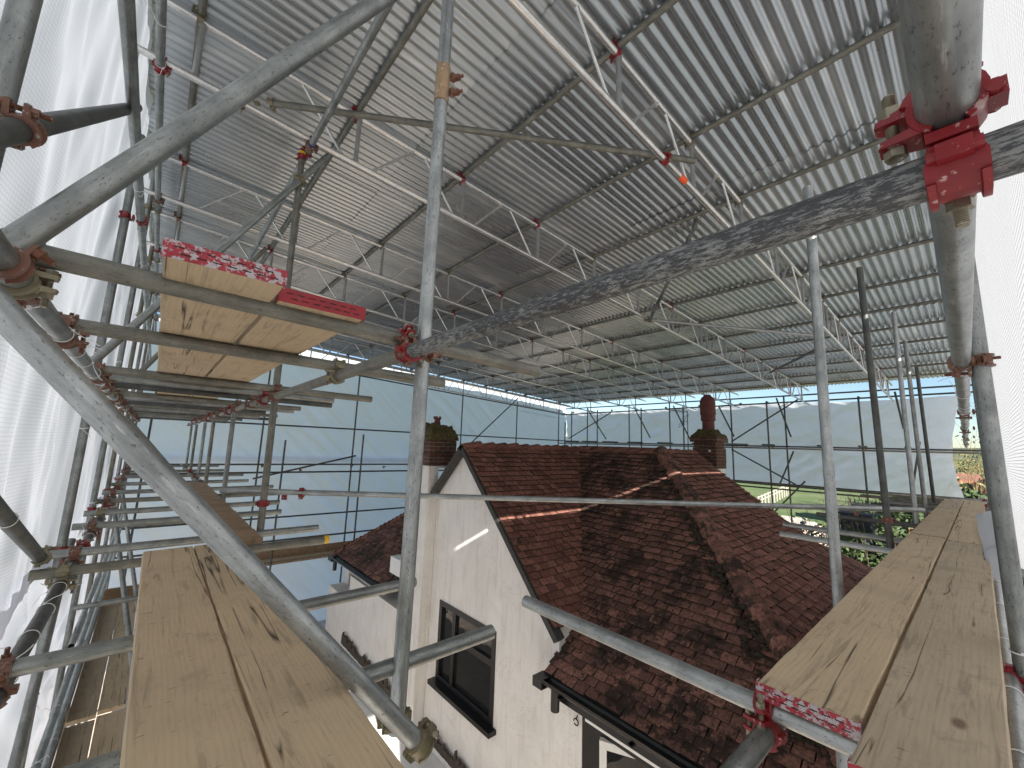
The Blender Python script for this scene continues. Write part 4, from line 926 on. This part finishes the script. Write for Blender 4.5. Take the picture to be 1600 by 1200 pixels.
# ------------------------------------------------------------------ cable ties
i_ = 0
for key, ts, words in (('A', [.236, .30, .345, .36, .375, .39, .40, .42, .435, .47, .5, .55, .6, .7], 'overhead right ledger'), ('L', [.36, .46, .49, .535, .60, .70, .79, .88], 'outer left ledger'), ('L2', [.10, .125, .15, .175, .2, .225, .26, .3, .34, .4, .46, .55], 'lower left ledger'), ('A2', [.07, .105, .15, .2, .25, .32], 'outer right ledger'),
                       (('so', 0), [.28, .41, .55, .62, .74, .80], 'second outer left upright'), (('so', 1), [.4, .52, .6, .68, .75, .85], 'third outer left upright'), ('G2', [.07, .2, .26, .33], 'high left ledger'), ('G3', [.16, .19, .26, .36], 'topmost left ledger'), ('LB', [.42], 'near left brace'),
                       (('LL', 0), [.02, .08, .14, .2], 'lowest left ledger'), (('LL', 1), [.02, .1, .2], 'second lowest left ledger'), (('r', 0), [.42, .63, .69], 'first outer right upright'), (('r', 1), [.6, .7], 'second outer right upright'), ('Lb', [.05, .12, .2, .3], 'far outer left ledger')):
    for j, t_ in enumerate(ts):
        i_ += 1; cable_tie(key, t_, f'white cable tie on the {words}, {ORD[j]} from its near end' if not isinstance(key, tuple) or key[0] == 'LL' else f'white cable tie on the {words}, {ORD[j]} from the bottom', i_)

# ------------------------------------------------------------------ boards
board('raised board with a flaked red and white end band, left of its neighbour', -.035, .192, 1.075, 4.02, .402, mat='wood2', bands=('bandworn', None), seed=1)
board('raised board with a bright red end band', .205, .435, 1.20, 4.15, .402, mat='wood2', bands=('bandred', None), seed=2)
board('further raised board on the left, behind the worn banded one', -.03, .20, 4.7, 5.55, .402, mat='wood2', seed=3)
board('further raised board on the right, behind the bright red banded one', .205, .43, 4.7, 5.4, .402, mat='wood2', seed=4)
board('broad foreground board at the lower left, its left edge over the deck below', .034, .245, .35, 2.99, -.626, seed=5)
board('foreground board under the big diagonal brace, right of the dark gap', .252, .452, .3, 3.0, -.626, mat='wood', seed=6)
board('orange brown board beyond the foreground pair along the inner ledger', .42, .60, 3.06, 6.9, -.628, mat='timberdark', seed=7)
board('right hand board with a flaked red end nearest the house', 1.30, (4.875, 0.482, -0.600)[0], .2385, .45, -.6, 'X', bands=('bandworn', None), seed=8)
board('right hand board running beside the outer ledger from the corner', 1.13, (4.733, 0.141, -0.600)[0], .012, .228, -.6, 'X', mat='wood3', bands=('bandworn', None), seed=9)
xj = (4.875, 0.482, -0.600)[0]; xk = (4.733, 0.141, -0.600)[0]
board('second length of the inner right hand board', xj+.01, xj+3.1, .236, .447, -.598, 'X', mat='wood2', seed=10)
board('second length of the outer right hand board', xk+.015, xk+3.0, .014, .226, -.597, 'X', mat='wood', seed=11)
board('far length of the inner right hand board', xj+3.12, 10.0, .235, .445, -.596, 'X', mat='wood3', seed=12)
board('far length of the outer right hand board', xk+3.02, 10.0, .015, .225, -.597, 'X', mat='wood', seed=13)
for k in range(4):
    x0_ = -.295+.221*k; ww = ['outermost', 'second', 'third', 'innermost'][k]
    board(f'{ww} near board of the deck below the left boards', x0_, x0_+.213, 2.2, 6.1+.05*k, -2.86, mat='wood3' if k != 1 else 'wood', seed=20+k, group='boards of the lower left deck')
    board(f'{ww} far board of the deck below the left boards', x0_, x0_+.213, 6.2+.05*k, 9.9, -2.86, mat='wood2' if k % 2 else 'wood3', seed=30+k, group='boards of the lower left deck')
mb = MB(); mb.box((-.335, 2.2, -2.86), (-.30, 9.9, -2.65)); tag(mb.obj('toe_board', M['timberdark']), 'reddish toe board on edge along the lower left deck', 'scaffold board')
mb = MB(); mb.box((-.3, 9.95, -2.86), (.62, 9.99, -2.64)); tag(mb.obj('toe_board', M['timberdark']), 'brown toe board across the end of the lower left deck', 'scaffold board')
for k, (y_, z_) in enumerate(((12.55, -3.28), (12.8, -3.28))):
    mb = MB(); mb.box((1.2, y_, z_-.04), (6.2, y_+.225, z_)); tag(mb.obj('scaffold_board', M['wood' if k else 'timberdark']), ['front', 'back'][k]+' plank of the deck before the rear left sheeting', 'scaffold board')
mb = MB(); mb.box((1.2, 13.03, -3.28), (6.2, 13.07, -3.06)); tag(mb.obj('toe_board', M['timberdark']), 'toe board on edge before the rear left sheeting', 'scaffold board')

# ------------------------------------------------------------------ rear left scaffold (y about 13.45)
G1 = 'far tubes in front of the rear left sheeting'
xs = [(-.1, 13.38), (2.3, 13.4), (4.9, 13.4), (7.0, 13.4), (9.07, 13.4), (12.0, 13.4), (14.75, 13.4)]
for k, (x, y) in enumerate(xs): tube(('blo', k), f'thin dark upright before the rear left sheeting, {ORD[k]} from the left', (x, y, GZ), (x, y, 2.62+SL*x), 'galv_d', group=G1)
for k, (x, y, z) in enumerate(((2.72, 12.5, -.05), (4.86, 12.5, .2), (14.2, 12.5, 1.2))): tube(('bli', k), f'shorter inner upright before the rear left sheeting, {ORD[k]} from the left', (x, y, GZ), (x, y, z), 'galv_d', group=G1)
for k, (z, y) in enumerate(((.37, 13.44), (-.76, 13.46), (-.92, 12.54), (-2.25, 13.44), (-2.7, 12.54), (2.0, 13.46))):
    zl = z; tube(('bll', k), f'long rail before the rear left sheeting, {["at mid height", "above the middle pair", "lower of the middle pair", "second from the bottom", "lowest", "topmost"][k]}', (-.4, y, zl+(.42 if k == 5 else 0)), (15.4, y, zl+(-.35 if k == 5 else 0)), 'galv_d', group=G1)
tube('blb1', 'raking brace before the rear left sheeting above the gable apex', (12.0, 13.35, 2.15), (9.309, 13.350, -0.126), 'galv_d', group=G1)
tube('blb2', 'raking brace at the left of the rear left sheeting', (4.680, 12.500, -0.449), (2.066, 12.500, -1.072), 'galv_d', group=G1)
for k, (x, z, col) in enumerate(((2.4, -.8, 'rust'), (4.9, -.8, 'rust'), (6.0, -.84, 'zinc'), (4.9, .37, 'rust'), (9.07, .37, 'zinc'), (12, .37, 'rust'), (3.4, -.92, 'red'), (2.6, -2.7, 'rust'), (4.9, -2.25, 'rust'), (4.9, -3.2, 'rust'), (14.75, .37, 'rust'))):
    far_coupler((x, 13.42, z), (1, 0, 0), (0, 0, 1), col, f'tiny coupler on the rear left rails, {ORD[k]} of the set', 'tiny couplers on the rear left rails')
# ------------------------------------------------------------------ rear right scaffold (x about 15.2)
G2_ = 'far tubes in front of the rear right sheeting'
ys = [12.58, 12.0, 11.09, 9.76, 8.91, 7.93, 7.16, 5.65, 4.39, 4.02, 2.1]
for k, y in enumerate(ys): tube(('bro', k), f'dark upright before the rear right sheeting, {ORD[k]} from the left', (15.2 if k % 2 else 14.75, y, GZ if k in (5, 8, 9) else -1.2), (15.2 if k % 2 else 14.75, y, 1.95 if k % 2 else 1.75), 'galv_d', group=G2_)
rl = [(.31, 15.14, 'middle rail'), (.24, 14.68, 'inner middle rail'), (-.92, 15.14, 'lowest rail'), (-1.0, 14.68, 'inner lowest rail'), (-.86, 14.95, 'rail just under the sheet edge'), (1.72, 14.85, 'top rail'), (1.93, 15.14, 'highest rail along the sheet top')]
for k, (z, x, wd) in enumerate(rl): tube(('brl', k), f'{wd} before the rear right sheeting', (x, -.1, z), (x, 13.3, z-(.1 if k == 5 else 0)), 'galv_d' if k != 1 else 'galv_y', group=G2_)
for k, (a, b) in enumerate((((14.900, 11.761, 1.811), (14.900, 10.729, 0.471)), ((15.100, 13.031, 0.485), (15.100, 10.635, 1.636)), ((14.900, 9.349, 1.839), (14.900, 8.610, 0.544)), ((14.900, 7.616, 1.778), (14.900, 6.960, 0.416)), ((14.900, 5.935, 1.669), (14.900, 5.473, 0.612)),
      ((15.100, 5.637, 0.443), (15.100, 3.606, 1.794)), ((15.100, 5.649, 0.179), (15.100, 3.833, -0.845)), ((14.900, 4.145, 1.849), (14.900, 3.814, 0.602)), ((14.900, 3.772, 0.171), (14.900, 4.188, -0.832)), ((14.900, 1.351, 1.840), (14.900, 1.256, 0.839)), ((14.900, 0.984, 0.507), (14.900, 1.234, -0.809)), ((14.900, 3.530, -0.716), (14.900, 4.395, -1.731)))):
    tube(('brb', k), f'raking brace before the rear right sheeting, {ORD[k]} of its set', a, b, 'galv_d', group=G2_)
rd = random.Random(8)
for k in range(12):
    y = [12.58, 11.5, 10.4, 9.2, 7.9, 6.6, 5.5, 5.2, 4.4, 3.0, 2.1, 1.2][k]; tube(('brx', k), f'{ORD[k]} crossing stub on the rear right rails, from the left', (15.3, y, .36), (14.2, y, .34), 'galv_d', group='stub tubes across the rear right rails')
    far_coupler((15.14, y, .31), (0, 1, 0), (0, 0, 1), 'rust', f'tiny coupler on the middle rear right rail, {ORD[k]} from the left', 'tiny couplers on the rear right rails')
    far_coupler((14.85, y, 1.72), (0, 1, 0), (0, 0, 1), 'rust', f'tiny coupler on the top rear right rail, {ORD[k]} from the left', 'tiny couplers on the top rear right rail')

# ------------------------------------------------------------------ outside: fence, heap, shed, bushes, trees, hills
fx = empty('field_fence', (0, 0, 0), 'pale post and rail fence across the green field', 'fence')
fa, fb = Vector((44.000, 14.266, -4.292)), Vector((60.000, 15.996, -3.815))
for k in range(12):
    p = fa.lerp(fb, k/11); mb = MB(); mb.box((p.x-.05, p.y-.05, p.z-.9), (p.x+.05, p.y+.05, p.z+.45)); mb.obj('post', M['path'], fx)
for dz in (0, .35): mb = MB(); mb.cyl(fa+Vector((0, 0, dz)), fb+Vector((0, 0, dz)), .04, 6); mb.obj('rail', M['path'], fx)
def heap(name, label, c, r, h, mat, seed):
    vs = []; n = 26; c = Vector(c)
    for j in range(n+1):
        for i in range(n+1):
            a, b = i/n*2-1, j/n*2-1; d = max(0, 1-(a*a+b*b)); vs.append(c+Vector((a*r, b*r, h*d*(1+.7*nz(V3(a*3, b*3, seed)))+.25*h*nz(V3(a*9, b*9, seed))*(d > 0)-.1)))
    tag(new_obj(name, vs, [(j*(n+1)+i, j*(n+1)+i+1, (j+1)*(n+1)+i+1, (j+1)*(n+1)+i) for j in range(n) for i in range(n)], M[mat]), label, 'heap')
hp = Vector((30.000, 6.655, -2.811)); heap('soil_heap', 'pale heap of soil and cut brush in the garden beyond', (hp.x, hp.y, GZ), 3.6, 1.9, 'earth', 3)
def leaves(mb, c, rx, rz, n, s, rd, mi=0, clump=9):
    cs = [Vector((rd.gauss(0, .5), rd.gauss(0, .5), rd.gauss(0, .5))) for _ in range(clump)]
    for i in range(n):
        q = rd.choice(cs)+Vector((rd.gauss(0, .2), rd.gauss(0, .2), rd.gauss(0, .2))); p = Vector(c)+Vector((q.x*rx, q.y*rx, q.z*rz)); 
        d = Vector((rd.gauss(0, 1), rd.gauss(0, 1), rd.gauss(0, 1))).normalized(); e = d.orthogonal().normalized(); f = s*rd.uniform(.6, 1.3); mb.add([p-d*f, p-e*f*.45, p+d*f, p+e*f*.45], [(0, 1, 2, 3)], mi)
def bush(name, label, c, rx, rz, n, s, mat, seed, cat='bush', twigs=40, group=None):
    rd = random.Random(seed); root = empty(name, c, label, cat, group); mb = MB(); leaves(mb, (0, 0, rz), rx, rz*.8, n, s, rd); mb.obj('foliage', M[mat], root)
    mb = MB()
    for i in range(twigs):
        a = rd.uniform(0, 6.28); t_ = Vector((math.cos(a)*rx*rd.uniform(.3, 1.2), math.sin(a)*rx*rd.uniform(.3, 1.2), rz*rd.uniform(.9, 2.3))); m_ = t_*.5+Vector((rd.uniform(-.2, .2)*rx, rd.uniform(-.2, .2)*rx, .1*rz)); mb.cyl((0, 0, 0), m_, .03*rx*.5, 5, r2=.02*rx*.5); mb.cyl(m_, t_, .02*rx*.5, 4, r2=.004)
    mb.obj('stems', M['bark' if mat == 'leaf' else 'leafb'], root)
for k, (px, py, x, rx, rz, n, lab) in enumerate(((1300, 830, 20, 1.2, 1.3, 1500, 'leafy green bush seen over the tiled hip, leftmost of three'), (1375, 850, 17, 1.5, 1.6, 2200, 'leafy green bush between the dark panels behind the right scaffold'), (1425, 800, 19, 1.5, 1.7, 2000, 'leafy green bush nearest the right hand boards'), (1310, 775, 24, 1.2, 1.2, 1000, 'dark ivy bush under the edge of the rear sheet'))):
    pass
bl_ = (((18.000, 3.532, -2.901), 1.3, 1.5, 1800, 'leafy green bush seen just over the tiled hip'), ((15.900, 2.105, -2.538), 1.0, 1.5, 2000, 'leafy green bush between the two dark panels'), ((17.000, 1.460, -2.374), 1.4, 1.5, 1800, 'leafy green bush nearest the right hand boards'), ((22.000, 3.678, -1.907), 1.6, 1.3, 1500, 'dark ivy mass under the edge of the rear sheet'))
for k, (p, rx, rz, n, lab) in enumerate(bl_): bush('bush', lab, (p[0], p[1], GZ), rx, (p[2]+.9-GZ)/2, n, .10, 'leaf', 50+k)
for k, (p, q) in enumerate((((16.400, 2.634, -2.437), 'taller'), ((16.400, 1.784, -2.399), 'shorter'))):  # dark upright boxes, a guess; what stands there is unknown
    mb = MB(); mb.box((p[0]-.25, p[1]-.36, GZ), (p[0]+.2, p[1]+.36, p[2]+(.75 if k == 0 else .1))); mb.box((p[0]-.3, p[1]-.40, p[2]+(.75 if k == 0 else .1)), (p[0]+.25, p[1]+.40, p[2]+(.82 if k == 0 else .17))); tag(mb.obj('dark_panel', M['navy']), f'{q} dark navy upright tank among the bushes below the right scaffold', 'panel')
sh = Vector((50.000, 2.024, -1.555)); shed = empty('salmon_cottage', (sh.x, sh.y, GZ), 'salmon walled cottage far off at the end of the right boards', 'cottage')
mb = MB(); hz_ = sh.z-GZ; mb.box((-2, -2.2, 0), (2, 2.4, hz_+.2)); mb.add([(-2, -2.2, hz_+.2), (2, -2.2, hz_+.2), (2, 2.4, hz_+.2), (-2, 2.4, hz_+.2), (0, -1.8, hz_+.7), (0, 2.0, hz_+.7)], [(0, 3, 5, 4), (2, 1, 4, 5), (1, 0, 4), (3, 2, 5)], 1); mb.obj('wall', [M['pinkwall'], M['tile']], shed)
mb = MB(); mb.box((-2.5, -5.6, 0), (1.2, -2.25, hz_+.3)); mb.box((-2.6, -5.7, hz_+.3), (1.3, -2.15, hz_+.42)); mb.obj('white_outhouse', M['white'], shed)
for k, (p, rx, h, n, lab) in enumerate((((38.000, 1.956, -0.817), 2.2, 1.4, 1500, 'olive brown bare bush left of the distant cottage'), ((34.000, 0.646, -0.230), 2.0, 2.4, 1200, 'tangled bare bush by the outer ledger far right'), ((60.000, 3.518, 0.093), 4.5, 3.5, 1600, 'rounded olive tree above the distant cottage'), ((70.000, 0.888, 0.628), 6, 3.6, 1500, 'brownish hedge on the skyline behind the cottage'), ((30.000, 1.344, -1.662), 2.5, .8, 1500, 'low green shrubs before the distant cottage'))):
    bush('bush', lab, (p[0], p[1], GZ), rx, (p[2]+h*.4-GZ)/2, n, .2, 'leafb' if k != 4 else 'leaf', 70+k, twigs=90)
# bare tree at the right
rd = random.Random(21); bt = empty('bare_tree', (26, .15, GZ), 'bare branched tree against the blue sky at the far right', 'tree'); mb = MB()
def limb(p, d, L, r, dep):
    q = p+d*L; mb.cyl(p, q, r, 5, r2=r*.65)
    if dep == 0: return
    for i in range(3 if dep > 1 else 2): e = (d+Vector((rd.gauss(0, .45), rd.gauss(0, .45), rd.gauss(.1, .3)))).normalized(); limb(q, e, L*rd.uniform(.6, .8), r*.6, dep-1)
limb(Vector((0, 0, 0)), Vector((0, .02, 1)), 3.2, .12, 5); mb.obj('trunk', M['leafb'], bt)
vs = []; n = 80
for j in range(3):
    for i in range(n+1):
        a = -1.2+2.9*i/n; rr = (430, 520, 640)[j]; z = (2, 13+6*nz(V3(a*2.5, 0, 4))+2*nz(V3(a*11, 0, 4)), 3)[j]; vs.append((math.cos(a)*rr, math.sin(a)*rr, z))
structure(new_obj('hills', vs, [(j*(n+1)+i, j*(n+1)+i+1, (j+1)*(n+1)+i+1, (j+1)*(n+1)+i) for j in range(2) for i in range(n)], M['hill'], smooth=True))
